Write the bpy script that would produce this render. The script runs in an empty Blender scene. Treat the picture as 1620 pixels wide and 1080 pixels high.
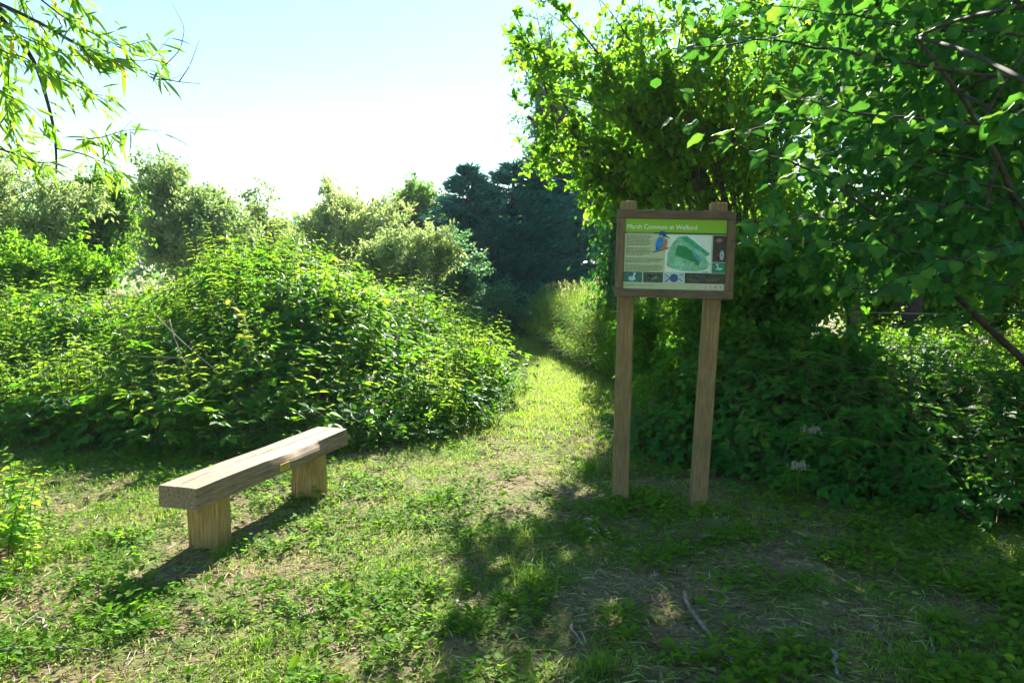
import bpy, math
import numpy as np
from mathutils import Vector, Matrix

# ------------------------------------------------------------------ camera, sky, sun
S = bpy.context.scene
COL = S.collection
CAMZ, TILT, FPX = 1.65, math.radians(5.07), 1240.0
cd = bpy.data.cameras.new("camera"); cam = bpy.data.objects.new("camera", cd); COL.objects.link(cam)
cam.location = (0, 0, CAMZ); cam.rotation_euler = (math.radians(90) - TILT, 0, 0)
cd.sensor_width = 36.0; cd.lens = 36.0 * FPX / 1620.0; cd.clip_start = 0.05; cd.clip_end = 3000
S.camera = cam

SUN_AZ, SUN_EL = math.radians(6.5), math.radians(31.0)      # azimuth to the right of +Y
SUN_DIR = Vector((math.sin(SUN_AZ) * math.cos(SUN_EL), math.cos(SUN_AZ) * math.cos(SUN_EL), math.sin(SUN_EL)))
W = bpy.data.worlds.new("World"); S.world = W; W.use_nodes = True
wn = W.node_tree; bg = wn.nodes["Background"]
sky = wn.nodes.new("ShaderNodeTexSky"); sky.sky_type = 'NISHITA'; sky.sun_disc = False
sky.sun_elevation = SUN_EL; sky.sun_rotation = SUN_AZ
sky.air_density = 1.5; sky.dust_density = 0.08; sky.ozone_density = 6.0
wn.links.new(sky.outputs[0], bg.inputs[0]); bg.inputs[1].default_value = 0.05
sl = bpy.data.lights.new("sun", 'SUN'); sl.energy = 5.0; sl.angle = math.radians(0.55); sl.color = (1.0, 0.94, 0.82)
sun = bpy.data.objects.new("sun", sl); COL.objects.link(sun)
sun.rotation_euler = SUN_DIR.to_track_quat('Z', 'Y').to_euler(); sun.location = SUN_DIR * 60
S.view_settings.view_transform = 'Standard'; S.view_settings.look = 'None'
S.view_settings.gamma = 1.0; S.view_settings.use_curve_mapping = False
S.view_settings.exposure = 2.2
S.render.engine = 'CYCLES'
S.cycles.max_bounces = 9; S.cycles.diffuse_bounces = 6; S.cycles.glossy_bounces = 2
S.cycles.transmission_bounces = 4; S.cycles.transparent_max_bounces = 4; S.cycles.volume_bounces = 0
S.cycles.use_denoising = True; S.cycles.caustics_reflective = False; S.cycles.caustics_refractive = False

# ------------------------------------------------------------------ pixel helpers (to read positions off the photograph)
def ray(px, py):
    u, v = (px - 810) / FPX, (540 - py) / FPX
    c, s = math.cos(TILT), math.sin(TILT)
    return Vector((u, c + v * s, -s + v * c))
def at(px, py, d):
    r = ray(px, py); return Vector((0, 0, CAMZ)) + r * (d / r.y)
def onz(px, py, z=0.0):
    r = ray(px, py); return Vector((0, 0, CAMZ)) + r * ((z - CAMZ) / r.z)

# ------------------------------------------------------------------ noise and terrain
def _hash(ix, iy, seed):
    n = (ix.astype(np.int64) * 374761393 + iy.astype(np.int64) * 668265263 + seed * 974634777) & 0x7fffffff
    n = ((n ^ (n >> 13)) * 1274126177) & 0x7fffffff
    return ((n ^ (n >> 16)) & 0xffff) / 65535.0
def vnoise(x, y, seed=0):
    x = np.asarray(x, float); y = np.asarray(y, float)
    ix, iy = np.floor(x), np.floor(y); fx, fy = x - ix, y - iy
    fx = fx * fx * (3 - 2 * fx); fy = fy * fy * (3 - 2 * fy)
    a, b = _hash(ix, iy, seed), _hash(ix + 1, iy, seed); c, d = _hash(ix, iy + 1, seed), _hash(ix + 1, iy + 1, seed)
    return (a * (1 - fx) + b * fx) * (1 - fy) + (c * (1 - fx) + d * fx) * fy
def fbm(x, y, seed=0, o=3):
    v, a, t = 0, 1.0, 0
    for k in range(o):
        v = v + a * vnoise(np.asarray(x) * 2 ** k, np.asarray(y) * 2 ** k, seed + k * 17); t += a; a *= .5
    return v / t
def sstep(t):
    t = np.clip(t, 0, 1); return t * t * (3 - 2 * t)

MF = ([-14, -9, -6.5, -5, -4, -3.4, -2.6, -1.5, -.75, -.3, .3], [8.0, 8.0, 7.9, 7.75, 7.3, 7.1, 7.15, 7.4, 7.8, 8.4, 9.4])
MR = ([7, 8.4, 9.5, 10.5, 12, 14, 17, 20, 24], [-.85, -.5, -.32, -.22, -.12, -.1, -.2, -.7, -1.4])
def mound_edge(x, y):
    e = np.minimum(y - np.interp(x, *MF), np.interp(y, *MR) - x)
    e = np.minimum(e, (16.5 - y))
    return e + .35 * (fbm(x * 1.6, y * 1.6, 5) - .5)
def mound_top(x, y):
    e = mound_edge(x, y)
    b = .62 + .33 * np.clip(e, 0, 3.3)
    b = b * np.interp(x / y, [-.75, -.6, -.52, -.44, -.36, -.3, -.17, -.09], [.55, .56, .46, .58, .92, 1.02, .85, .95]) * (0.46 + .5 * fbm(x * .8, y * .8, 11) + .5 * vnoise(x * 1.5, y * 1.5, 13) + .25 * np.abs(2 * vnoise(x * 2.9, y * 2.9, 14) - 1))
    return np.where(e > 0, np.clip(e / 1.7, 0, 1) ** .85, 0) * b
VL = ([9.5, 10.5, 12, 14, 16, 18.5, 22], [2.2, 1.85, 1.35, .95, .72, .45, .2])
def verge_top(x, y):            # grassy bank right of the path, further up
    e = np.minimum(x - np.interp(y, *VL), y - (11.2 + np.clip(1.9 - x, 0, 1) * 1.0))
    e = np.minimum(e, np.minimum(4.2 - x, 22 - y)) + .25 * (fbm(x * 1.7, y * 1.7, 31) - .5)
    return sstep(e / .6) * (.85 + .25 * np.clip(e, 0, 2)) * (.85 + .3 * fbm(x, y, 41))
UF = ([.75, 1.0, 1.6, 2.2, 3.0, 4.0, 6, 9], [8.4, 7.0, 6.35, 5.75, 4.95, 4.4, 4.0, 3.8])
def under_top(x, y):            # undergrowth right, behind the sign
    e = np.minimum(y - np.interp(x, *UF), x - np.interp(y, [5.8, 7, 8, 10, 11], [.8, 1.1, 1.35, 1.85, 2.2])) + .3 * (fbm(x * 1.9, y * 1.9, 51) - .5)
    return sstep(e / .8) * (.55 + .28 * np.clip(e, 0, 3)) * np.interp(x, [2.4, 3.4], [1.0, .5]) * (.8 + .4 * fbm(x * 1.2, y * 1.2, 61)), e
def gz(x, y):
    x = np.asarray(x, float); y = np.asarray(y, float)
    m = np.clip(mound_top(x, y) - .5, 0, None) * .95
    v = np.clip(verge_top(x, y) - .6, 0, None) * .8
    w = (np.abs(x) < 40) * (np.abs(y) < 60)
    return w * (m + v + .035 * (fbm(x * 1.3, y * 1.3, 71) - .5) + .012 * (vnoise(x * 7, y * 7, 73) - .5))
def gz1(x, y): return float(gz(np.array([x]), np.array([y]))[0])

# ------------------------------------------------------------------ object helpers
def props(o, label=None, cat=None, group=None, kind=None):
    for k, v in (("label", label), ("category", cat), ("group", group), ("kind", kind)):
        if v: o[k] = v
    return o
def empty(name, loc, label=None, cat=None, group=None):
    o = bpy.data.objects.new(name, None); COL.objects.link(o); o.location = loc; o.empty_display_size = .1
    return props(o, label, cat, group)
def link(name, me, parent=None, mats=(), **kw):
    o = bpy.data.objects.new(name, me); COL.objects.link(o)
    for m in mats:
        if m.name not in [q.name for q in me.materials if q]: me.materials.append(m)
    if parent:
        o.parent = parent; o.matrix_parent_inverse = parent.matrix_basis.inverted()
    return props(o, **kw)
def trimesh(name, V, T, tint=None, mat=None, smooth=False):
    me = bpy.data.meshes.new(name); nv, nt = len(V), len(T)
    me.vertices.add(nv); me.vertices.foreach_set("co", np.ascontiguousarray(V, dtype=np.float32).ravel())
    me.loops.add(nt * 3); me.loops.foreach_set("vertex_index", np.ascontiguousarray(T, dtype=np.int32).ravel())
    me.polygons.add(nt); me.polygons.foreach_set("loop_start", np.arange(0, nt * 3, 3, dtype=np.int32))
    if mat is not None: me.polygons.foreach_set("material_index", np.ascontiguousarray(mat, dtype=np.int32))
    me.update(calc_edges=True)
    if tint is not None:
        a = me.attributes.new("tint", 'FLOAT', 'POINT'); a.data.foreach_set("value", np.ascontiguousarray(tint, dtype=np.float32))
    me.polygons.foreach_set("use_smooth", np.full(nt, smooth))
    return me
class Geo:                       # collects triangle soup: verts, tris, tint, material index
    def __init__(s): s.V, s.T, s.C, s.M, s.n = [], [], [], [], 0
    def add(s, V, T, c=0.5, m=0):
        V = np.asarray(V, float).reshape(-1, 3); T = np.asarray(T, int).reshape(-1, 3)
        s.V.append(V); s.T.append(T + s.n); s.n += len(V)
        s.C.append(np.broadcast_to(np.asarray(c, float), (len(V),)).copy()); s.M.append(np.broadcast_to(np.asarray(m, int), (len(T),)).copy()); return s
    def arr(s): return np.vstack(s.V), np.vstack(s.T), np.concatenate(s.C), np.concatenate(s.M)
    def mesh(s, name, smooth=False):
        V, T, c, m = s.arr(); return trimesh(name, V, T, c, m, smooth)
def tube(P, R, n=6, cap=True):
    P = np.asarray(P, float); k = len(P); R = np.broadcast_to(np.asarray(R, float), (k,))
    t = np.gradient(P, axis=0); t /= np.linalg.norm(t, axis=1, keepdims=True) + 1e-9
    ref = np.where(np.abs(t[:, 2:3]) > .9, np.array([[1., 0, 0]]), np.array([[0, 0, 1.]]))
    a = np.cross(t, ref); a /= np.linalg.norm(a, axis=1, keepdims=True) + 1e-9; b = np.cross(t, a)
    th = np.arange(n) * 2 * np.pi / n
    V = (P[:, None] + R[:, None, None] * (np.cos(th)[None, :, None] * a[:, None] + np.sin(th)[None, :, None] * b[:, None])).reshape(-1, 3)
    i = np.arange(k - 1)[:, None] * n; j = np.arange(n)[None]; j2 = (j + 1) % n
    q = np.stack([i + j, i + j2, i + n + j2, i + n + j], -1).reshape(-1, 4)
    T = np.vstack([q[:, [0, 1, 2]], q[:, [0, 2, 3]]])
    if cap:
        V = np.vstack([V, P[:1], P[-1:]]); m = k * n; jj = np.arange(n); j3 = (jj + 1) % n
        T = np.vstack([T, np.stack([jj * 0 + m, j3, jj], -1), np.stack([jj * 0 + m + 1, (k - 1) * n + jj, (k - 1) * n + j3], -1)])
    return V, T
def bez(a, b, c, n):
    t = np.linspace(0, 1, n)[:, None]; a, b, c = (np.asarray(q, float) for q in (a, b, c))
    return (1 - t) ** 2 * a + 2 * t * (1 - t) * b + t * t * c
def smooth_line(pts, n):
    pts = np.asarray(pts, float); s = np.linspace(0, len(pts) - 1, n)
    out = np.stack([np.interp(s, np.arange(len(pts)), pts[:, k]) for k in range(3)], 1)
    for _ in range(2): out[1:-1] = .25 * out[:-2] + .5 * out[1:-1] + .25 * out[2:]
    return out
def unit(v): return v / (np.linalg.norm(v, axis=-1, keepdims=True) + 1e-9)

# ------------------------------------------------------------------ leaf shapes and scattering
def leaf2(w=.3, fold=.06, droop=.08):      # two triangles folded on the midrib
    return np.array([[0, 0, 0], [-w, .42, fold], [w, .42, fold], [0, 1, -droop]]), np.array([[0, 3, 1], [0, 2, 3]])
def leaf4(w=.3, fold=.07, droop=.15):      # pointed oval, four triangles
    V = np.array([[0, 0, 0], [-w * .85, .25, fold], [-w * .8, .62, fold - droop * .3], [0, 1, -droop], [w * .8, .62, fold - droop * .3], [w * .85, .25, fold]])
    return V, np.array([[0, 2, 1], [0, 3, 2], [0, 5, 4], [0, 4, 3]])
def leaf_big(w=.42, teeth=9, rng=None, cup=.08, droop=.25):   # toothed round leaf with a midrib crease
    G = []; 
    ys = np.linspace(0, 1, teeth)
    prof = w * np.sin(np.pi * np.clip(ys, 0, 1) ** .8) ** .75; prof[-1] = 0; prof[0] = 0.03
    V = []; T = []
    for i, y in enumerate(ys):
        jag = 1 + (.10 if i % 2 else -.05)
        zz = -droop * y * y + .05 * math.sin(y * 9)
        V += [[-prof[i] * jag, y - (.03 if i % 2 else 0), zz + cup * prof[i] / w], [-prof[i] * .5, y, zz + cup * .75 * prof[i] / w + .015 * (i % 2)], [0, y, zz],
              [prof[i] * .5, y, zz + cup * .75 * prof[i] / w + .015 * (i % 2)], [prof[i] * jag, y - (.03 if i % 2 else 0), zz + cup * prof[i] / w]]
    for i in range(teeth - 1):
        for k in range(4):
            a = i * 5 + k; T += [[a, a + 1, a + 6], [a, a + 6, a + 5]]
    return np.array(V), np.array(T)
def frames(tip, nrm):
    a = unit(tip); n = nrm - (nrm * a).sum(-1, keepdims=True) * a; n = unit(n); s = np.cross(a, n); return s, a, n
def scatter(tmpl, P, tip, nrm, size, tint, mat=0):
    V, T = tmpl; s, a, n = frames(np.asarray(tip, float), np.asarray(nrm, float)); N = len(P); size = np.broadcast_to(size, (N,))
    W_ = P[:, None] + size[:, None, None] * (V[None, :, 0:1] * s[:, None] + V[None, :, 1:2] * a[:, None] + V[None, :, 2:3] * n[:, None])
    TT = T[None] + (np.arange(N) * len(V))[:, None, None]
    return W_.reshape(-1, 3), TT.reshape(-1, 3), np.repeat(tint, len(V)), np.full(N * len(T), mat)
def place(geo, tmpls, P, up, yaw, scale, tint, rng, sway=.0):
    """instances of whole little plants; tmpls: list of (V, T, c, m) with z up"""
    P = np.asarray(P, float); N = len(P); pick = rng.integers(0, len(tmpls), N); up = unit(np.asarray(up, float))
    for k, (V, T, c, m) in enumerate(tmpls):
        I = np.where(pick == k)[0]
        if not len(I): continue
        z = up[I]; h = np.stack([np.cos(yaw[I]), np.sin(yaw[I]), np.zeros(len(I))], 1)
        x = unit(h - (h * z).sum(1, keepdims=True) * z); y = np.cross(z, x); sc = scale[I][:, None, None]
        W_ = P[I][:, None] + sc * (V[None, :, 0:1] * x[:, None] + V[None, :, 1:2] * y[:, None] + V[None, :, 2:3] * z[:, None])
        TT = T[None] + (np.arange(len(I)) * len(V))[:, None, None]
        geo.add(W_.reshape(-1, 3), TT.reshape(-1, 3), np.clip(c[None] * .55 + tint[I][:, None] * .45 + 0, 0, 1).ravel(), np.tile(m, len(I)))
    return geo

# ------------------------------------------------------------------ materials
def newmat(name):
    m = bpy.data.materials.new(name); m.use_nodes = True; nt = m.node_tree; return m, nt, nt.nodes["Principled BSDF"], nt.nodes["Material Output"]
def ramp(nt, src, stops):
    r = nt.nodes.new("ShaderNodeValToRGB"); cr = r.color_ramp
    while len(cr.elements) < len(stops): cr.elements.new(.5)
    for e, (p, c) in zip(cr.elements, stops): e.position = p; e.color = (*c, 1)
    nt.links.new(src, r.inputs[0]); return r.outputs[0]
def leafmat(name, stops, tstops, tr=.5, rough=.42, spec=.45):
    m, nt, b, out = newmat(name)
    at_ = nt.nodes.new("ShaderNodeAttribute"); at_.attribute_name = "tint"
    stops = [(p, (c_[0] * 1.3, c_[1] * 1.55, c_[2] * 1.15)) for p, c_ in stops]      # only about half of a leaf's light goes through this lobe
    spec *= .6
    c = ramp(nt, at_.outputs["Fac"], stops); t = ramp(nt, at_.outputs["Fac"], tstops)
    nt.links.new(c, b.inputs["Base Color"]); b.inputs["Roughness"].default_value = rough; b.inputs["Specular IOR Level"].default_value = spec
    tn = nt.nodes.new("ShaderNodeBsdfTranslucent"); nt.links.new(t, tn.inputs[0])
    mx = nt.nodes.new("ShaderNodeMixShader"); mx.inputs[0].default_value = tr
    nt.links.new(b.outputs[0], mx.inputs[1]); nt.links.new(tn.outputs[0], mx.inputs[2]); nt.links.new(mx.outputs[0], out.inputs[0]); return m
def flat(name, col, rough=.6, spec=.3, noise=0.0, scale=40):
    m, nt, b, out = newmat(name); b.inputs["Roughness"].default_value = rough; b.inputs["Specular IOR Level"].default_value = spec
    if noise:
        n = nt.nodes.new("ShaderNodeTexNoise"); n.inputs["Scale"].default_value = scale; n.inputs["Detail"].default_value = 5
        tc = nt.nodes.new("ShaderNodeTexCoord"); nt.links.new(tc.outputs["Object"], n.inputs["Vector"])
        lo = tuple(x * (1 - noise) for x in col); hi = tuple(min(1, x * (1 + noise)) for x in col)
        nt.links.new(ramp(nt, n.outputs["Fac"], [(.3, lo), (.7, hi)]), b.inputs["Base Color"])
    else: b.inputs["Base Color"].default_value = (*col, 1)
    return m
def wood(name, stops, axis=0, scale=6.0, stretch=14.0, rough=.75, bump=.25, green=None):
    m, nt, b, out = newmat(name); b.inputs["Roughness"].default_value = rough; b.inputs["Specular IOR Level"].default_value = .3
    tc = nt.nodes.new("ShaderNodeTexCoord"); mp = nt.nodes.new("ShaderNodeMapping"); nt.links.new(tc.outputs["Object"], mp.inputs[0])
    sc = [stretch] * 3; sc[axis] = 1.0; mp.inputs["Scale"].default_value = sc
    n1 = nt.nodes.new("ShaderNodeTexNoise"); n1.inputs["Scale"].default_value = scale; n1.inputs["Detail"].default_value = 8; n1.inputs["Roughness"].default_value = .65; n1.inputs["Distortion"].default_value = .6
    nt.links.new(mp.outputs[0], n1.inputs["Vector"])
    c = ramp(nt, n1.outputs["Fac"], stops)
    n2 = nt.nodes.new("ShaderNodeTexNoise"); n2.inputs["Scale"].default_value = 5.0; n2.inputs["Detail"].default_value = 4; nt.links.new(tc.outputs["Object"], n2.inputs["Vector"])
    mr = nt.nodes.new("ShaderNodeMapRange"); mr.inputs[1].default_value = .45; mr.inputs[2].default_value = .75; nt.links.new(n2.outputs["Fac"], mr.inputs[0])
    mx = nt.nodes.new("ShaderNodeMix"); mx.data_type = 'RGBA'; mx.blend_type = 'MULTIPLY' if green is None else 'MIX'
    mm = nt.nodes.new("ShaderNodeMath"); mm.operation = 'MULTIPLY'; mm.inputs[1].default_value = .6; nt.links.new(mr.outputs[0], mm.inputs[0])
    nt.links.new(mm.outputs[0], mx.inputs[0]); nt.links.new(c, mx.inputs[6]); mx.inputs[7].default_value = (*(green or (.62, .58, .52)), 1)
    mp3 = nt.nodes.new("ShaderNodeMapping"); nt.links.new(tc.outputs["Object"], mp3.inputs[0]); s3 = [34.0] * 3; s3[axis] = 1.1; mp3.inputs["Scale"].default_value = s3
    n3 = nt.nodes.new("ShaderNodeTexNoise"); n3.inputs["Scale"].default_value = 2.2; n3.inputs["Detail"].default_value = 3; n3.inputs["Distortion"].default_value = .3; nt.links.new(mp3.outputs[0], n3.inputs["Vector"])
    ck = ramp(nt, n3.outputs["Fac"], [(.30, (.25, .22, .2)), (.38, (1, 1, 1))]); m3 = nt.nodes.new("ShaderNodeMix"); m3.data_type = 'RGBA'; m3.blend_type = 'MULTIPLY'; m3.inputs[0].default_value = .85
    nt.links.new(mx.outputs[2], m3.inputs[6]); nt.links.new(ck, m3.inputs[7]); nt.links.new(m3.outputs[2], b.inputs["Base Color"])
    bp = nt.nodes.new("ShaderNodeBump"); bp.inputs["Strength"].default_value = bump; bp.inputs["Distance"].default_value = .004
    nt.links.new(n1.outputs["Fac"], bp.inputs["Height"]); nt.links.new(bp.outputs[0], b.inputs["Normal"]); return m

M = {}
G3 = lambda a, b, c: [(0.0, a), (.5, b), (1.0, c)]
M['bramble'] = leafmat("bramble_leaf", G3((.012, .08, .016), (.03, .125, .016), (.095, .17, .016)), G3((.07, .28, .012), (.17, .42, .015), (.42, .56, .025)), .52, .5, .3)
M['nettle'] = leafmat("nettle_leaf", G3((.028, .095, .02), (.05, .15, .02), (.12, .2, .03)), G3((.10, .33, .012), (.2, .45, .015), (.48, .6, .04)), .62, .6, .2)
M['elder'] = leafmat("bright_tree_leaf", G3((.03, .085, .015), (.055, .13, .015), (.11, .17, .015)), G3((.11, .35, .016), (.22, .47, .02), (.42, .58, .03)), .6, .5, .25)
M['hazel'] = leafmat("hazel_leaf", G3((.012, .06, .022), (.022, .095, .025), (.05, .13, .022)), G3((.05, .2, .02), (.1, .3, .022), (.24, .44, .03)), .45, .6, .2)
M['willow'] = leafmat("willow_leaf", [(0, (.06, .13, .025)), (.5, (.1, .18, .03)), (.93, (.13, .2, .03)), (.96, (.42, .3, .02))], [(0, (.14, .36, .02)), (.5, (.24, .46, .025)), (.93, (.36, .54, .035)), (.96, (.8, .55, .03))], .5, .4, .45)
M['pale'] = leafmat("pale_sallow_leaf", G3((.1, .15, .07), (.16, .22, .1), (.27, .3, .16)), G3((.22, .36, .08), (.34, .46, .11), (.5, .55, .2)), .5, .45, .5)
M['mid'] = leafmat("hedgerow_leaf", G3((.03, .09, .022), (.055, .125, .026), (.1, .165, .03)), G3((.12, .3, .02), (.2, .4, .025), (.38, .5, .04)), .5, .45, .45)
M['blue'] = leafmat("blue_green_leaf", G3((.04, .1, .065), (.06, .14, .085), (.1, .19, .1)), G3((.1, .28, .1), (.16, .36, .12), (.28, .44, .13)), .5, .45, .5)
M['conifer'] = leafmat("conifer_needle", G3((.01, .11, .135), (.016, .15, .175), (.03, .19, .2)), G3((.012, .07, .05), (.025, .11, .07), (.05, .17, .085)), .3, .5, .3)
M['ivy'] = leafmat("ivy_leaf", G3((.012, .055, .015), (.022, .08, .018), (.05, .12, .02)), G3((.03, .18, .01), (.07, .28, .012), (.16, .38, .015)), .35, .3, .6)
M['herb'] = leafmat("ground_herb_leaf", G3((.045, .12, .012), (.09, .16, .014), (.16, .2, .02)), G3((.09, .32, .012), (.2, .43, .015), (.42, .54, .03)), .55, .65, .15)
M['grass'] = leafmat("grass_blade", [(0, (.06, .14, .016)), (.4, (.15, .23, .025)), (.72, (.28, .31, .06)), (1, (.42, .35, .16))], [(0, (.13, .34, .015)), (.45, (.28, .46, .02)), (.75, (.48, .52, .07)), (1, (.55, .46, .2))], .52, .6, .18)
M['straw'] = leafmat("dry_straw", [(0, (.05, .03, .016)), (.2, (.13, .08, .04)), (.4, (.2, .15, .07)), (.6, (.2, .24, .06)), (1, (.42, .38, .2))], [(0, (.08, .05, .02)), (.3, (.2, .14, .06)), (.65, (.3, .34, .08)), (1, (.42, .34, .16))], .3, .7, .2)
M['seed'] = leafmat("pale_grass_head", G3((.12, .15, .05), (.2, .22, .08), (.34, .32, .18)), G3((.22, .3, .06), (.34, .38, .11), (.5, .46, .22)), .45, .6, .3)
M['stem'] = flat("green_stem", (.09, .11, .03), .6, .3, .4, 30)
M['cane'] = flat("brown_cane", (.13, .07, .045), .6, .3, .4, 30)
M['dead'] = flat("dead_stem", (.3, .25, .18), .8, .2, .4, 30)
M['bark'] = flat("grey_bark", (.1, .085, .065), .85, .2, .55, 25)
M['darkbark'] = flat("dark_bark", (.04, .034, .025), .85, .2, .5, 25)
M['twig'] = flat("fallen_twig_bark", (.2, .17, .13), .85, .2, .5, 40)

def ground_mat():
    m, nt, b, out = newmat("soil_and_thatch"); b.inputs["Roughness"].default_value = .95; b.inputs["Specular IOR Level"].default_value = .15
    tc = nt.nodes.new("ShaderNodeTexCoord")
    def nz(s, d=6, r=.6):
        n = nt.nodes.new("ShaderNodeTexNoise"); n.inputs["Scale"].default_value = s; n.inputs["Detail"].default_value = d; n.inputs["Roughness"].default_value = r
        nt.links.new(tc.outputs["Object"], n.inputs["Vector"]); return n.outputs["Fac"]
    soil = ramp(nt, nz(38, 8, .7), [(.3, (.07, .05, .028)), (.5, (.2, .155, .08)), (.72, (.38, .31, .18))])
    moss = ramp(nt, nz(55, 6), [(.3, (.04, .09, .012)), (.7, (.15, .22, .035))])
    mr = nt.nodes.new("ShaderNodeMapRange"); mr.inputs[1].default_value = .46; mr.inputs[2].default_value = .62; nt.links.new(nz(1.9, 5), mr.inputs[0])
    mx = nt.nodes.new("ShaderNodeMix"); mx.data_type = 'RGBA'; nt.links.new(mr.outputs[0], mx.inputs[0]); nt.links.new(soil, mx.inputs[6]); nt.links.new(moss, mx.inputs[7])
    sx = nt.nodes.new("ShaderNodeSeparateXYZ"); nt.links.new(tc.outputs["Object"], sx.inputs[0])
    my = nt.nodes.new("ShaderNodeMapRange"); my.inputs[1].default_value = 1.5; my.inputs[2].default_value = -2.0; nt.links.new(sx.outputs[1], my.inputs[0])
    bounce_fill = ramp(nt, nz(9, 6), [(.3, (.24, .25, .09)), (.7, (.44, .4, .18))])  # made-up pale ground, unseen behind the camera, added to bounce fill light forward
    m2 = nt.nodes.new("ShaderNodeMix"); m2.data_type = 'RGBA'; nt.links.new(my.outputs[0], m2.inputs[0]); nt.links.new(mx.outputs[2], m2.inputs[6]); nt.links.new(bounce_fill, m2.inputs[7])
    nt.links.new(m2.outputs[2], b.inputs["Base Color"])
    bp = nt.nodes.new("ShaderNodeBump"); bp.inputs["Strength"].default_value = .8; bp.inputs["Distance"].default_value = .02; nt.links.new(nz(60, 8, .7), bp.inputs["Height"]); nt.links.new(bp.outputs[0], b.inputs["Normal"]); return m
def path_mat():
    m, nt, b, out = newmat("mown_path_thatch"); b.inputs["Roughness"].default_value = .95; b.inputs["Specular IOR Level"].default_value = .15
    tc = nt.nodes.new("ShaderNodeTexCoord")
    def nz(s, d=6, r=.6):
        n = nt.nodes.new("ShaderNodeTexNoise"); n.inputs["Scale"].default_value = s; n.inputs["Detail"].default_value = d; n.inputs["Roughness"].default_value = r
        nt.links.new(tc.outputs["Object"], n.inputs["Vector"]); return n.outputs["Fac"]
    a = ramp(nt, nz(45, 8, .7), [(.3, (.07, .07, .025)), (.5, (.16, .15, .05)), (.72, (.32, .27, .12))])
    g = ramp(nt, nz(50, 6), [(.3, (.05, .09, .015)), (.7, (.15, .19, .035))])
    mr = nt.nodes.new("ShaderNodeMapRange"); mr.inputs[1].default_value = .42; mr.inputs[2].default_value = .6; nt.links.new(nz(2.6, 5), mr.inputs[0])
    mx = nt.nodes.new("ShaderNodeMix"); mx.data_type = 'RGBA'; nt.links.new(mr.outputs[0], mx.inputs[0]); nt.links.new(a, mx.inputs[6]); nt.links.new(g, mx.inputs[7])
    nt.links.new(mx.outputs[2], b.inputs["Base Color"])
    bp = nt.nodes.new("ShaderNodeBump"); bp.inputs["Strength"].default_value = .8; bp.inputs["Distance"].default_value = .015; nt.links.new(nz(70, 8, .7), bp.inputs["Height"]); nt.links.new(bp.outputs[0], b.inputs["Normal"]); return m

# ------------------------------------------------------------------ ground and path
def build_ground():
    gx = np.concatenate([[-1200, -600, -250, -100, -50, -30, -20], np.arange(-14, 12.01, .12), [16, 22, 30, 50, 100, 250, 600, 1200]])
    gy = np.concatenate([[-1200, -600, -200, -60, -20, -8, -3], np.arange(0, 24.01, .12), [28, 34, 42, 60, 100, 250, 600, 1200]])
    X, Y = np.meshgrid(gx, gy); Z = gz(X.ravel(), Y.ravel()); V = np.stack([X.ravel(), Y.ravel(), Z], 1)
    nx = len(gx); i, j = np.meshgrid(np.arange(nx - 1), np.arange(len(gy) - 1)); a = (j * nx + i).ravel()
    T = np.vstack([np.stack([a, a + 1, a + nx + 1], 1), np.stack([a, a + nx + 1, a + nx], 1)])
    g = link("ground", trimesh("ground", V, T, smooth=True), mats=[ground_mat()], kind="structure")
    cx, cy = X.ravel()[a] + .06, Y.ravel()[a] + .06
    lo = np.interp(cy, [4.5, 6, 8.2, 9.5, 12, 14, 17, 20, 24], [-.1, -.2, -.25, -.1, .15, .15, .05, -.5, -1.3]); hi = np.interp(cy, [4.5, 6, 7, 9.5, 12, 14, 17, 20, 24], [.35, .7, .95, 1.6, 1.25, 1.0, .85, .7, .2])
    wob = .3 * (fbm(cx * 2.5, cy * 2.5, 91) - .5)
    k = (cx > lo + wob) & (cx < hi + wob) & (cy > 7.6 + wob * 11 + .9 * np.abs(cx - .4)) & (cy < 24)
    Tp = np.vstack([T[:len(a)][k], T[len(a):][k]]); u, inv = np.unique(Tp, return_inverse=True)
    Vp = V[u].copy(); Vp[:, 2] += .006
    link("path", trimesh("path", Vp, inv.reshape(-1, 3), smooth=True), mats=[path_mat()], kind="structure")
build_ground()

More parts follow.
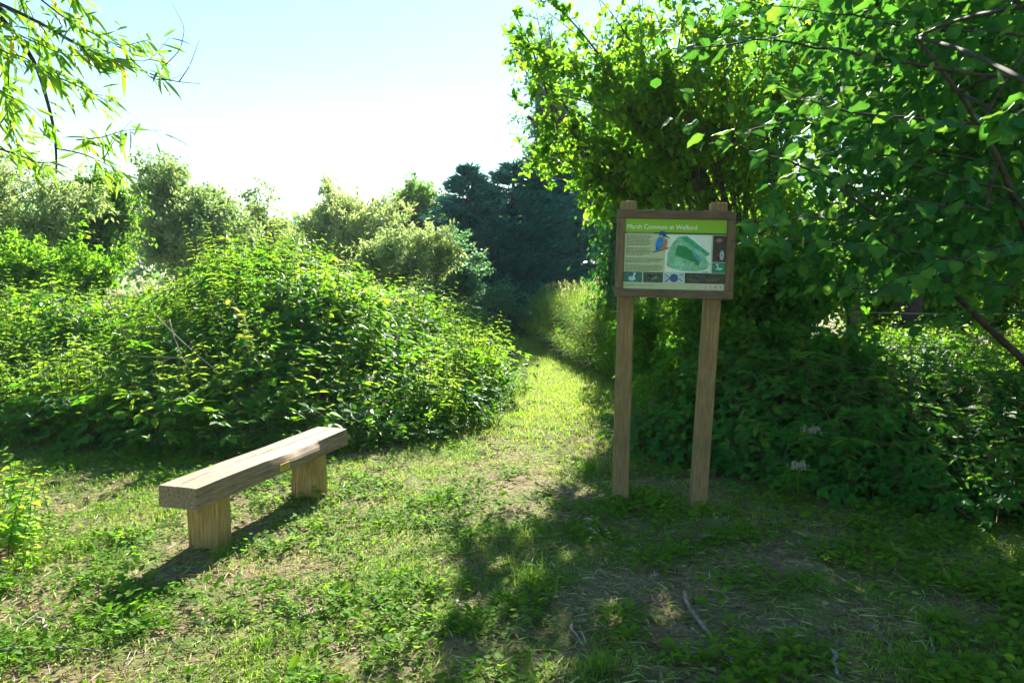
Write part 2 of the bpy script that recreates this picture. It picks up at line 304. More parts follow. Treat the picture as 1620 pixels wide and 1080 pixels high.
# ------------------------------------------------------------------ timber bench
def box_mesh(name, corners8, cuts=None):
    c = [Vector(q) for q in corners8]     # 0-3 bottom ccw, 4-7 top
    me = bpy.data.meshes.new(name); me.from_pydata(c, [], [(0, 3, 2, 1), (4, 5, 6, 7), (0, 1, 5, 4), (1, 2, 6, 5), (2, 3, 7, 6), (3, 0, 4, 7)]); me.update(); return me
def bevel(o, w=.004, seg=2):
    b = o.modifiers.new("bevel", 'BEVEL'); b.width = w; b.segments = seg; b.limit_method = 'ANGLE'; return o
def build_bench():
    zt = .44
    A, B, Cc, D = onz(247, 765, zt), onz(314, 775, zt), onz(553.5, 678.5, zt), onz(500, 674, zt)
    n0 = (A + B) / 2; n1 = (Cc + D) / 2; ax = (n1 - n0); L = ax.length; ax.normalize(); side = Vector((ax.y, -ax.x, 0))
    w = .255; yaw = math.atan2(ax.y, ax.x)
    root = empty("bench", (n0.x, n0.y, 0), "weathered oak sleeper bench on two block legs standing on the grass", "bench"); root.rotation_euler = (0, 0, yaw)
    # local frame: x along the bench, y to the far/left side, front side is -y
    rng = np.random.default_rng(3); th = .125
    nx, ny, nz_ = 60, 12, 6
    g = Geo(); us, vs, ws = np.linspace(0, L, nx), np.linspace(-w / 2, w / 2, ny), np.linspace(zt - th, zt, nz_)
    def shape(P):
        x, y, z = P[:, 0].copy(), P[:, 1].copy(), P[:, 2].copy()
        tz = np.clip((z - (zt - th)) / th, 0, 1); ty = np.clip((y + w / 2) / w, 0, 1)
        wane = np.interp(x / L, [0, .38, .44, .52, .62, .78, .86, 1], [.005, .007, .02, .036, .052, .044, .014, .007]) * (1 + .3 * (vnoise(x * 9, x * 0, 7) - .5))
        near = np.clip(1 - ty / .42, 0, 1); top = np.clip((tz - .45) / .55, 0, 1)
        cut = wane * near * top
        y2 = y + cut * .75; z2 = z - cut * .55 * near
        z2 += .004 * (vnoise(x * 3, y * 3, 9) - .5) * (tz > .5); y2 += .005 * (vnoise(x * 4, z * 9, 19) - .5)
        crack = np.exp(-((y - .02 - .018 * np.sin(x * 3)) / .0045) ** 2) * (tz > .99) * np.interp(x / L, [0, .05, .15, .3, .35, .95, 1], [.2, 1, 1, .1, 1, 1, .3]); z2 -= .012 * crack
        y2 *= 1 - .012 * (x < 1e-6); 
        return np.stack([x, y2, z2], 1)
    vs = np.unique(np.concatenate([vs, np.linspace(-.01, .05, 14)])); ny = len(vs)
    def grid(a, b, f, flip=False):
        Aq, Bq = np.meshgrid(a, b); P = shape(f(Aq.ravel(), Bq.ravel())); n = len(a)
        i, j = np.meshgrid(np.arange(n - 1), np.arange(len(b) - 1)); k = (j * n + i).ravel()
        T = np.vstack([np.stack([k, k + 1, k + n + 1], 1), np.stack([k, k + n + 1, k + n], 1)])
        if flip: T = T[:, ::-1]
        g.add(P, T)
    st = lambda x, y, z: np.stack([x + 0 * y, y + 0 * x, z + 0 * x], 1)
    grid(us, vs, lambda a, b: st(a, b, np.full_like(a, zt))); grid(us, vs, lambda a, b: st(a, b, np.full_like(a, zt - th)), True)
    grid(us, ws, lambda a, b: st(a, np.full_like(a, -w / 2), b)); grid(us, ws, lambda a, b: st(a, np.full_like(a, w / 2), b), True)
    grid(vs, ws, lambda a, b: st(np.zeros_like(a), a, b), True); grid(vs, ws, lambda a, b: st(np.full_like(a, L), a, b))
    V, T, c, m = g.arr(); key = np.round(V, 5); u, idx, inv = np.unique(key, axis=0, return_index=True, return_inverse=True)
    oak = wood("weathered_oak", [(.3, (.115, .074, .04)), (.5, (.255, .182, .105)), (.7, (.375, .285, .175))], 0, 5, 16)
    seat = link("seat", trimesh("seat", V[idx], inv.reshape(-1)[T]), None, [oak]); seat.parent = root; 
    bevel(seat, .007)
    leg_m = wood("oak_leg_ochre", [(.3, (.22, .125, .03)), (.5, (.39, .245, .07)), (.7, (.5, .35, .13))], 2, 6, 14, green=(.12, .12, .045))
    for x0, x1, r in ((.20, .335, .01), (L - .42, L - .285, -.02)):
        g0 = -0.06; y0, y1 = -.105, .11; zz = zt - th + .002
        vv = [(x0, y0, g0), (x1, y0 - .004, g0), (x1, y1, g0), (x0 + r, y1, g0), (x0 + .004, y0 + .004, zz), (x1 - .004, y0, zz), (x1, y1, zz), (x0, y1, zz)]
        lg = link("leg", box_mesh("leg", vv), None, [leg_m]); lg.parent = root; bevel(lg, .009, 3)
    br = flat("brass_plaque", (.62, .45, .12), .35, .6); br.node_tree.nodes["Principled BSDF"].inputs["Metallic"].default_value = .7
    xc = L * .50; yb = -w / 2 - .0035
    pq = link("plaque", box_mesh("plaque", [(xc - .055, yb - .003, zt - .110), (xc + .055, yb - .003, zt - .110), (xc + .055, yb + .004, zt - .110), (xc - .055, yb + .004, zt - .110), (xc - .055, yb - .003, zt - .062), (xc + .055, yb - .003, zt - .062), (xc + .055, yb + .004, zt - .062), (xc - .055, yb + .004, zt - .062)]), None, [br], label="small brass plaque on the front edge"); pq.parent = root
    gl = Geo()
    for k, (a, b) in enumerate(((-.034, .034), (-.042, .042), (-.03, .03))):
        z = zt - .075 - k * .012
        for xx in np.arange(a, b, .011):
            q = [(xc + xx, yb - .0036, z), (xc + xx + .008, yb - .0036, z), (xc + xx + .008, yb - .0036, z + .005), (xc + xx, yb - .0036, z + .005)]; gl.add(q, [[0, 1, 2], [0, 2, 3]])
    eng = link("engraving", gl.mesh("engraving"), None, [flat("engraved_line", (.14, .09, .03), .7)]); eng.parent = pq; eng["kind"] = "stuff"
    return root
build_bench()

# ------------------------------------------------------------------ information sign
def build_sign():
    BL, BR, TL = at(972, 469, 5.40), at(1160, 474, 5.33), at(977, 331, 5.42)
    ex = (BR - BL); BW = ex.length; ex.normalize(); ez = (TL - BL); BH = ez.length; ez = (ez - ex * ez.dot(ex)).normalized(); ey = ez.cross(ex)   # ey points away from the viewer
    base = onz(1040, 800); root = empty("information_sign", (base.x, base.y, 0), "wooden information board on two posts with green header and map", "sign")
    R3 = Matrix((ex, ey, ez)).transposed().to_4x4(); MB = Matrix.Translation(BL) @ R3      # board frame: x right, y back, z up
    rinv = Matrix.Translation(root.location).inverted()
    def child(o, par, mat4):
        o.parent = par; o.matrix_basis = mat4
    fr = wood("dark_frame_timber", [(.3, (.07, .048, .027)), (.5, (.12, .088, .052)), (.7, (.19, .145, .09))], 0, 7, 16)
    frz = wood("dark_frame_timber_upright", [(.3, (.08, .054, .027)), (.5, (.14, .1, .052)), (.7, (.21, .16, .09))], 2, 7, 16)
    po = wood("treated_post_timber", [(.3, (.135, .084, .03)), (.5, (.215, .146, .055)), (.7, (.3, .212, .095))], 2, 6, 15, green=(.08, .085, .04))
    rw, dep = .058, .06
    def boxl(name, x0, x1, y0, y1, z0, z1, m, par, basis, bw=.004, **kw):
        me = box_mesh(name, [(x0, y0, z0), (x1, y0, z0), (x1, y1, z0), (x0, y1, z0), (x0, y0, z1), (x1, y0, z1), (x1, y1, z1), (x0, y1, z1)])
        o = link(name, me, None, [m], **kw); child(o, par, basis); 
        if bw: bevel(o, bw)
        return o
    MBr = rinv @ MB
    boxl("frame_rail", 0, BW, 0, dep, BH - rw, BH, fr, root, MBr); boxl("frame_rail", 0, BW, 0, dep, 0, rw, fr, root, MBr)
    boxl("frame_stile", .001, rw, .002, dep - .002, rw + .0005, BH - rw - .0005, frz, root, MBr); boxl("frame_stile", BW - rw, BW - .001, .002, dep - .002, rw + .0005, BH - rw - .0005, frz, root, MBr)
    pw, ph = BW - 2 * rw, BH - 2 * rw
    cream = flat("printed_cream_panel", (.42, .5, .28), .4, .35, .06, 30)
    panel = boxl("panel", rw, rw + pw, .022, .034, rw, rw + ph, cream, root, MBr, 0)
    MP = Matrix.Identity(4)
    lay = [0]
    def prt(name, polys, mat, z=None, **kw):     # flat print: polygons in panel units u,v (v down); each layer 0.4 mm above the last
        lay[0] += 1; y = .022 - .0004 * (z or lay[0])
        vs, fs = [], []
        for p in polys:
            fs.append(tuple(range(len(vs), len(vs) + len(p)))); vs += [(rw + u * pw, y, rw + (1 - v) * ph) for u, v in p]
        me = bpy.data.meshes.new(name); me.from_pydata(vs, [], fs); me.update(); o = link(name, me, None, [mat], **kw); child(o, panel, MP); return o
    rect = lambda a, b, c, d: [(a, d), (b, d), (b, c), (a, c)]
    ell = lambda cx, cy, rx, ry, n=18, a0=0.0: [(cx + rx * math.cos(t) * math.cos(a0) - ry * math.sin(t) * math.sin(a0), cy + (rx * math.cos(t) * math.sin(a0) + ry * math.sin(t) * math.cos(a0)) * pw / ph) for t in [k * 2 * math.pi / n for k in range(n)]]
    F_ = lambda n, c, ns=0, s=40: flat(n, c, .45, .3, ns, s)
    prt("header_band", [rect(.0, 1, 0, .19)], F_("header_green", (.2, .42, .012)))
    prt("header_rule", [rect(0, 1, .19, .212)], F_("rule_dark_green", (.02, .07, .015)))
    # title lettering
    cu = bpy.data.curves.new("title", 'FONT'); cu.body = "Marsh Common at Welford"; cu.size = 1; cu.resolution_u = 4
    to = bpy.data.objects.new("title_tmp", cu); COL.objects.link(to); bpy.context.view_layer.update()
    dgp = bpy.context.evaluated_depsgraph_get(); me = bpy.data.meshes.new_from_object(to.evaluated_get(dgp)); bpy.data.objects.remove(to)
    xs = [v.co.x for v in me.vertices]; x0, x1 = min(xs), max(xs); sc = (.685 * pw) / (x1 - x0); sz = .070 * ph / .72
    for v in me.vertices: v.co = Vector((rw + .022 * pw + (v.co.x - x0) * sc, .022 - .0018, rw + (1 - .147) * ph + v.co.y * sz))
    me.materials.clear(); t = link("title_lettering", me, None, [F_("lettering_white", (.74, .85, .62))], label="white lettering on the green header"); child(t, panel, MP)
    # map
    prt("map_sheet", [rect(.405, .858, .222, .762)], F_("map_paper", (.62, .74, .62), .06, 60))
    prt("map_fields", [[(.47, .35), (.53, .245), (.60, .235), (.68, .30), (.78, .42), (.845, .49), (.80, .53), (.845, .62), (.82, .70), (.72, .735), (.58, .73), (.46, .69), (.425, .66), (.43, .48)]], F_("map_pale_green", (.17, .46, .27), .3, 30), label="pale green land on the map")
    prt("map_wood", [[(.55, .26), (.615, .236), (.845, .48), (.82, .505), (.69, .40)]], F_("map_teal", (.03, .33, .17), .25, 40))
    prt("map_common", [[(.525, .37), (.60, .38), (.74, .52), (.765, .56), (.735, .655), (.62, .565), (.50, .51)]], F_("map_dark_green", (.012, .22, .06), .3, 40), label="dark green common at the heart of the map")
    prt("map_lake", [[(.66, .46), (.73, .50), (.77, .56), (.75, .60), (.70, .54)]], F_("map_water", (.06, .33, .33), .2, 50))
    rng = np.random.default_rng(8)
    prt("map_houses", [ell(.50 + .2 * rng.random(), .60 + .1 * rng.random(), .006, .005, 6) for _ in range(26)], F_("map_house_pale", (.5, .7, .55)), kind="stuff")
    prt("map_key", [rect(.77, .84, .735, .741), rect(.785, .84, .748, .754)], F_("map_key_dark", (.05, .08, .05)), kind="stuff")
    # paragraphs, too small to read
    ink = F_("print_ink", (.1, .15, .07))
    for (v0, n, r) in ((.235, 8, .25), (.415, 6, .25), (.56, 4, .37), (.66, 5, .37)):
        ps = []
        for i in range(n):
            u, end = .02, r + .02 - (.18 * rng.random() if i == n - 1 else .03 * rng.random()); v = v0 + i * .0195
            while u < end:
                w_ = .012 + .03 * rng.random(); ps.append(rect(u, min(u + w_, end), v, v + .008)); u += w_ + .007
        prt("text_block", ps, ink, 12, kind="stuff")
    prt("subtitle_line", [rect(.02 + k * .03, .043 + k * .03, .197, .205) for k in range(9)], F_("subtitle_pale", (.3, .42, .25)), 13, kind="stuff")
    # photographs on the panel
    def photo(a, b, c, d, col, extra, ns=.5):
        o = prt("photograph", [rect(a, b, c, d)], F_("photo_ground", col, ns, 70), 14)
        for k, (pl, cc) in enumerate(extra): 
            q = prt("photograph_subject", pl, F_("photo_subject", cc, .3, 90), 15 + k, kind="stuff" if len(pl) >= 4 else None)
    prt("photo_rule", [rect(0, 1, .752, .758), rect(.862, .868, .222, .752), rect(.868, 1, .597, .604), rect(0, 1, .906, .913), rect(.187, .195, .758, .906), rect(.392, .400, .758, .906), rect(.600, .606, .758, .906)], F_("photo_border", (.45, .6, .42)), 20, kind="stuff")
    photo(0, .187, .758, .906, (.03, .13, .09), [([ell(.085, .855, .035, .022), ell(.105, .805, .009, .03, 12, .2), ell(.112, .785, .012, .009)], (.4, .6, .66))])
    photo(.195, .392, .758, .906, (.04, .075, .045), [([ell(.275, .82, .045, .014, 16, .4)], (.012, .02, .014)), ([ell(.31, .84, .03, .012, 16, -.3)], (.18, .18, .1)), ], .9)
    photo(.4, .6, .758, .906, (.38, .52, .5), [([ell(.5, .835, .042, .042)], (.015, .09, .2)), ([[(.41, .78), (.46, .83), (.458, .84), (.408, .79)], [(.41, .89), (.46, .83), (.465, .84), (.418, .9)], [(.55, .79), (.59, .77), (.592, .776), (.553, .80)], [(.55, .84), (.59, .88), (.586, .888), (.547, .85)]], (.02, .03, .04))], .3)
    photo(.606, 1, .758, .906, (.035, .045, .025), [([ell(.69, .86, .06, .016, 16, .2)], (.085, .075, .035)), ([ell(.88, .85, .07, .018, 16, -.2)], (.085, .075, .035)), ([ell(.77, .80, .03, .02)], (.03, .05, .06))], .9)
    photo(.868, 1, .222, .597, (.035, .03, .025), [([ell(.93, .29, .03, .02)], (.25, .15, .1)), ([ell(.96, .5, .022, .05)], (.3, .34, .36))], .8)
    photo(.868, 1, .604, .752, (.015, .2, .09), [([ell(.94, .69, .032, .014), ell(.925, .655, .006, .028, 10), ell(.915, .63, .012, .007)], (.4, .6, .58))], .4)
    # kingfisher picture
    prt("bird_branch", [[(.27, .475), (.33, .445), (.42, .40), (.445, .415), (.36, .455), (.28, .485)]], F_("bird_branch_brown", (.22, .12, .05)), 24)
    prt("bird_breast", [ell(.395, .36, .024, .055, 16, .25)], F_("bird_orange", (.38, .16, .06)), 25)
    prt("bird_back", [ell(.345, .345, .036, .07, 20, .25), [(.315, .38), (.345, .40), (.325, .475), (.305, .47)]], F_("bird_blue", (.01, .2, .5), .25, 60), 26, label="blue kingfisher printed on the panel")
    prt("bird_head", [ell(.372, .215, .036, .028, 18, .15), [(.395, .225), (.448, .275), (.44, .277), (.385, .245)]], F_("bird_navy", (.01, .07, .2), .3, 60), 27)
    prt("bird_cheek", [ell(.362, .245, .012, .01)], F_("bird_cheek_pale", (.5, .4, .34)), 28)
    # footer
    prt("footer_text", [rect(.13, .33, .938, .944), rect(.13, .3, .95, .956), rect(.02, .115, .935, .96)], F_("footer_ink", (.24, .36, .2)), 14, kind="stuff")
    prt("icon_strip", [rect(.735, .985, .918, .988)], F_("icon_strip_cream", (.55, .58, .42)), 15)
    for k in range(5):
        cx = .762 + k * .049; prt("icon_ring", [ell(cx, .952, .021, .021, 18)], F_("icon_red", (.35, .12, .1)), 16); prt("icon_disc", [ell(cx, .952, .0175, .0175, 18)], F_("icon_cream", (.6, .62, .48)), 17)
        sh = [[(cx - .009, .944), (cx, .962), (cx + .009, .944)], [(cx - .009, .965), (cx, .938), (cx + .009, .965)], [(cx - .008, .94), (cx + .002, .94), (cx + .009, .962), (cx - .002, .962)], ell(cx, .95, .009, .009, 10), [(cx - .01, .942), (cx + .01, .942), (cx, .966)]][k]
        prt("icon_mark", [sh], F_("icon_black", (.015, .015, .015)), 18)
    # posts: slightly out of plumb, behind the board
    for (bx, by, tx, ty, nm) in ((980, 800, 995, 318, 0), (1102, 809, 1139, 320, 1)):
        b = onz(bx, by, 0); d = b.y; top = at(tx, ty, at(tx, ty, 5.6).y)
        off = MB @ Vector((0, dep + .003, 0)); 
        # point on the back plane of the board under the given pixel
        r = ray(tx, ty); o0 = Vector((0, 0, CAMZ)); s = (off - o0).dot(ey) / r.dot(ey); top = o0 + r * s
        b = Vector((b.x, top.y - .02 + 0.0, -.25)); r2 = ray(bx, by); gb = onz(bx, by, 0); b.y = gb.y; 
        up = (top - b); Lp = up.length; up.normalize(); xx = (ex - up * ex.dot(up)).normalized(); yy = up.cross(xx)
        mt = rinv @ Matrix.Translation(b) @ Matrix((xx, yy, up)).transposed().to_4x4(); h = .056
        boxl("post", -h, h, 0, .1, 0, Lp, po, root, mt, .006)
build_sign()

# ------------------------------------------------------------------ little plants used many times
def T_(V, T, c, m): return (np.asarray(V, float), np.asarray(T, int), np.asarray(c, float), np.asarray(m, int))
def rot_leaf(tmpl, p, az, pitch, size, roll=0.0):
    V, T = tmpl; tip = np.array([[math.cos(az) * math.cos(pitch), math.sin(az) * math.cos(pitch), math.sin(pitch)]])
    n = np.array([[-math.cos(az) * math.sin(pitch) + roll * math.sin(az), -math.sin(az) * math.sin(pitch) - roll * math.cos(az), math.cos(pitch)]])
    v, t, _, _ = scatter((V, T), np.array([p], float), tip, n, size, np.zeros(1)); return v, t
def nettle_tmpl(rng, h=.55, nodes=7, leaf=.075, w=.3):
    g = Geo(); lean = rng.normal(0, .05, 2); pts = np.stack([lean[0] * np.linspace(0, 1, 5) ** 2, lean[1] * np.linspace(0, 1, 5) ** 2, np.linspace(0, h, 5)], 1)
    v, t = tube(pts, np.linspace(.004, .002, 5), 3, False); g.add(v, t, .4, 1); lf = leaf4(w, .05, .25); az = rng.random() * 6
    for k in range(nodes):
        f = .25 + .75 * k / (nodes - 1); p = np.array([np.interp(f * h, pts[:, 2], pts[:, i]) for i in range(3)]); sz = leaf * (1.15 - .75 * (f - .25) / .75) * rng.uniform(.85, 1.15); az += 1.57 + rng.normal(0, .2)
        for s in (0, math.pi):
            v, t = rot_leaf(lf, p, az + s + rng.normal(0, .2), rng.uniform(-.45, .25) + .3 * f, sz, rng.normal(0, .25)); g.add(v, t, np.clip(rng.normal(.4 + .25 * f, .16), 0, 1), 0)
    return T_(*g.arr())
def bramble_tmpl(rng, L=.6, nodes=7, leaf=.07):
    g = Geo(); pts = bez([0, 0, 0], [.12 * L, 0, .7 * L], [L * .75, rng.normal(0, .1), .45 * L], 7)
    v, t = tube(pts, np.linspace(.004, .0018, 7), 3, False); g.add(v, t, .4, 1); lf = leaf4(.36, .06, .16)
    for k in range(nodes):
        f = .15 + .85 * k / (nodes - 1); p = np.array([np.interp(f, np.linspace(0, 1, 7), pts[:, i]) for i in range(3)]); az = rng.random() * 6.28; sz = leaf * rng.uniform(.75, 1.2); pit = rng.uniform(-.3, .5)
        q = p + .035 * np.array([math.cos(az), math.sin(az), .3]); c = np.clip(rng.normal(.42, .2), 0, 1)
        for d in (-1.15, 0, 1.15):
            v, t = rot_leaf(lf, q, az + d, pit + rng.normal(0, .15), sz * (1.1 if d == 0 else .9), rng.normal(0, .2)); g.add(v, t, c, 0)
    return T_(*g.arr())
def herb_tmpl(rng, n=8, r=.06, leaf=.03, w=.42):
    g = Geo(); lf = leaf4(w, .04, .1)
    for k in range(n):
        az = rng.random() * 6.28; rr = r * math.sqrt(rng.random()); p = [rr * math.cos(az), rr * math.sin(az), rng.uniform(.008, .055)]
        v, t = rot_leaf(lf, p, az + rng.normal(0, .5), rng.uniform(-.1, .6), leaf * rng.uniform(.7, 1.4), rng.normal(0, .25)); g.add(v, t, np.clip(rng.normal(.45, .2), 0, 1), 0)
    return T_(*g.arr())
def blades(P, az, length, width, lean, tint):
    n = len(P); f = np.array([0, .55, 1.0]); d = np.stack([np.cos(az), np.sin(az), np.zeros(n)], 1); s = np.stack([-np.sin(az), np.cos(az), np.zeros(n)], 1)
    mid = P + d * (length * lean * .3)[:, None] + np.array([0, 0, 1]) * (length * .55 * np.sqrt(np.clip(1 - (lean * .5) ** 2, .1, 1)))[:, None]
    tip = P + d * (length * lean)[:, None] + np.array([0, 0, 1]) * (length * np.sqrt(np.clip(1 - lean ** 2, .03, 1)))[:, None]
    w = (width / 2)[:, None]
    V = np.stack([P - s * w, P + s * w, mid - s * w * .8, mid + s * w * .8, tip], 1).reshape(-1, 3)
    T = (np.array([[0, 1, 3], [0, 3, 2], [2, 3, 4]])[None] + (np.arange(n) * 5)[:, None, None]).reshape(-1, 3)
    return V, T, np.repeat(tint, 5), np.zeros(n * 3, int)
R0 = np.random.default_rng(11)
NETTLE = [nettle_tmpl(R0, .5 + .1 * R0.random(), 7) for _ in range(5)]
BRAMBLE = [bramble_tmpl(R0, .55, 7) for _ in range(5)]
HERB = [herb_tmpl(R0, 9, .05, .023) for _ in range(7)] + [herb_tmpl(R0, 7, .045, .034, .34) for _ in range(2)]

def grad(f, x, y, h=.08):
    return (f(x + h, y) - f(x - h, y)) / (2 * h), (f(x, y + h) - f(x, y - h)) / (2 * h)

# ------------------------------------------------------------------ left bramble and nettle mound
def build_mound():
    rng = np.random.default_rng(21)
    def pts(n, emin, emax, yl=16.2, nett=False):
        out = []
        while sum(map(len, out)) < n:
            y = rng.uniform(6.8, yl, 20000); x = rng.uniform(-.74 * y - 1.0, .6, 20000)
            e = mound_edge(x, y); w_ = np.where(e < 1.3, 1.0, .62) * (np.interp(x / y, [-.6, -.42, -.2, -.08], [.9, .45, .6, 1.0]) if nett else np.interp(x / y, [-.6, -.42, -.2, -.08], [.5, 1.0, .8, .35])); w_ = w_ * np.clip((vnoise(x * 2.4, y * 2.4, 83) - .12) * 3.5, .08, 1) * np.clip((vnoise(x * 1.15 + 3, y * 1.15, 85) - .22) * 4, .06, 1); k = (e > emin) & (e < emax) & (rng.random(20000) < w_)
            out.append(np.stack([x[k], y[k]], 1))
        return np.vstack(out)[:n]
    def lay(n, tmpls, emin, emax, depth, out_w, sc, bias, rng):
        q = pts(n, emin, emax, nett=tmpls is NETTLE); x, y = q[:, 0], q[:, 1]; h = mound_top(x, y); gx, gy = grad(mound_top, x, y)
        up = np.stack([-gx * out_w, -gy * out_w, np.ones(n)], 1) + rng.normal(0, .22, (n, 3)); up[:, 2] = np.abs(up[:, 2])
        z = np.maximum(h - depth * rng.uniform(.5, 1.1, n), gz(x, y) - .03)
        tint = np.clip(bias + 1.1 * (fbm(x * 1.4, y * 1.4, 33) - .5) + rng.normal(0, .1, n), 0, 1)
        g = Geo(); place(g, tmpls, np.stack([x, y, z], 1), up, rng.random(n) * 6.28, rng.uniform(*sc, n) * (.7 + .75 * vnoise(x * 1.7 + 9, y * 1.7, 37)), tint, rng); return g
    g = lay(4400, BRAMBLE, .02, 9, .4, .4, (.5, 1.4), .42, rng)
    o = link("bramble_thicket", g.mesh("bramble_thicket"), None, [M['bramble'], M['cane']], label="sprawling mound of brambles left of the path behind the bench", cat="bramble thicket", kind="stuff")
    g = lay(5600, NETTLE, .02, 9, .5, .14, (.55, 1.45), .7, rng)
    link("nettle_bed", g.mesh("nettle_bed"), None, [M['nettle'], M['stem']], label="mass of nettles growing through the bramble mound left of the path", cat="nettles", kind="stuff")
    canes = [bramble_tmpl(rng, 1.25, 13, .075) for _ in range(5)]; herb = [nettle_tmpl(rng, 1.05, 17, .095, .13) for _ in range(4)]; dock = [herb_tmpl(rng, 9, .16, .17, .28) for _ in range(4)]
    def extra(name, n, tm, wt, sink, sc, lab, cat, mats, bias, seed):
        q = pts(n * 4, .1, 5); x, y = q[:, 0], q[:, 1]; k = (vnoise(x * 1.1, y * 1.1, seed) > wt); x, y = x[k][:n], y[k][:n]; m = len(x); h = mound_top(x, y); gx, gy = grad(mound_top, x, y); g = Geo()
        place(g, tm, np.stack([x, y, np.maximum(h - sink, gz(x, y))], 1), np.stack([-gx * .15, -gy * .15, np.ones(m)], 1) + rng.normal(0, .1, (m, 3)), rng.random(m) * 6.28, rng.uniform(*sc, m), np.clip(rng.normal(bias, .15, m), 0, 1), rng)
        link(name, g.mesh(name), None, mats, label=lab, cat=cat, kind="stuff")
    extra("bramble_canes", 130, canes, .3, .55, (.6, 1.1), "long arching bramble canes sticking out of the mound left of the path", "brambles", [M['bramble'], M['cane']], .6, 201)
    extra("willowherb", 420, herb, .52, .62, (.6, 1.1), "clumps of tall narrow leaved willowherb standing on the mound", "willowherb", [M['nettle'], M['stem']], .75, 203)
    extra("dock_leaves", 90, dock, .45, .15, (.5, 1.0), "broad dock leaves among the brambles of the mound", "dock", [M['bramble'], M['stem']], .4, 205)
    # skirt of low leaves spilling on to the grass
    q = pts(1500, -.32, .25, 16.0); P = np.stack([q[:, 0], q[:, 1], gz(q[:, 0], q[:, 1])], 1); g = Geo()
    place(g, BRAMBLE + NETTLE, P, np.tile([0, 0, 1.], (1500, 1)) + rng.normal(0, .3, (1500, 3)) * [1, 1, 0], rng.random(1500) * 6.28, rng.uniform(.25, .6, 1500), rng.uniform(.2, .7, 1500), rng)
    link("mound_skirt", g.mesh("mound_skirt"), None, [M['bramble'], M['cane']], label="low leaves spilling from the foot of the bramble mound on the grass", cat="brambles", kind="stuff")
    # tall nettle stems one can pick out against what lies behind
    meshes = []
    for k in range(5):
        V, T, c, m = nettle_tmpl(rng, .8, 10, .075); meshes.append(trimesh("tall_nettle_stem", V, T, c, m))
        meshes[-1].materials.append(M['nettle']); meshes[-1].materials.append(M['stem'])
    pix = [(328, 560, 8.0), (312, 590, 7.7), (365, 500, 8.3), (392, 540, 8.0), (435, 470, 9.2), (470, 430, 10), (505, 440, 9.8), (540, 455, 9.4), (575, 470, 9.2), (600, 485, 9), (640, 490, 9.4), (668, 500, 9.4), (700, 505, 9.6), (720, 520, 9.6), (748, 505, 10), (770, 520, 10.2), (795, 530, 10.6),
           (350, 420, 10.5), (395, 405, 11), (420, 410, 11), (270, 430, 10.5), (230, 460, 9.8), (190, 480, 9.4), (150, 500, 9), (120, 520, 8.6), (80, 490, 9), (40, 510, 8.8), (260, 560, 8), (208, 600, 7.8), (170, 620, 7.7), (500, 560, 8.2), (560, 570, 8.2), (610, 600, 8.1), (660, 590, 8.3), (710, 600, 8.5), (450, 600, 7.8), (740, 580, 9)]
    for i, (px, py, d) in enumerate(pix):
        p = at(px, py, d); zt = float(mound_top(np.array([p.x]), np.array([p.y]))[0]); g0 = gz1(p.x, p.y)
        o = link("tall_nettle", meshes[i % 5], None, [], label="tall nettle stem with paired leaves standing up out of the bramble mound", cat="nettle", group="tall nettles on the mound")
        o.location = (p.x, p.y, max(g0 - .02, zt - .58)); o.rotation_euler = (rng.normal(0, .09), rng.normal(0, .09), rng.random() * 6); sc = rng.uniform(.8, 1.15); o.scale = (sc, sc, sc)
    # dead stalks lying across the mound
    for a, b, c, lab in (((248, 500, 7.75), (290, 545, 7.6), (345, 588, 7.5), "thin dead stalk slanting down across the bramble mound"), ((210, 563, 7.7), (260, 566, 7.6), (310, 566, 7.6), "level dead stalk lying across the bramble mound"), ((385, 500, 7.9), (398, 540, 7.8), (412, 585, 7.7), "upright dead stalk below the yellow leaves on the mound"), ((268, 505, 7.7), (275, 540, 7.6), (300, 590, 7.5), "second dead stalk crossing the slanting one on the mound")):
        P = bez(at(*a), at(*b), at(*c), 8); V, T = tube(P, np.linspace(.006, .004, 8), 5)
        link("dead_stalk", trimesh("dead_stalk", V, T, smooth=True), None, [M['dead']], label=lab, cat="stalk")
    # yellowing shoot
    root = empty("yellow_shoot", at(398, 585, 7.75), "yellowing bramble shoot with a few pale leaves on the mound", "shoot")
    P = bez(at(400, 590, 7.75), at(392, 530, 7.7), at(362, 470, 7.7), 7); V, T = tube(P, np.linspace(.005, .003, 7), 5); link("stem", trimesh("stem", V, T), root, [M['dead']])
    yl = leafmat("yellow_leaf", G3((.3, .22, .02), (.42, .32, .03), (.3, .36, .04)), G3((.6, .42, .02), (.75, .6, .04), (.55, .62, .05)), .5)
    for k in range(12):
        f = rng.uniform(.2, 1); p = np.array([np.interp(f, np.linspace(0, 1, 7), P[:, i]) for i in range(3)]); v, t = rot_leaf(leaf4(.36, .06, .2), p, rng.random() * 6.28, rng.uniform(-.6, .3), .09); link("leaf", trimesh("leaf", v, t, np.full(len(v), rng.random())), root, [yl])
build_mound()

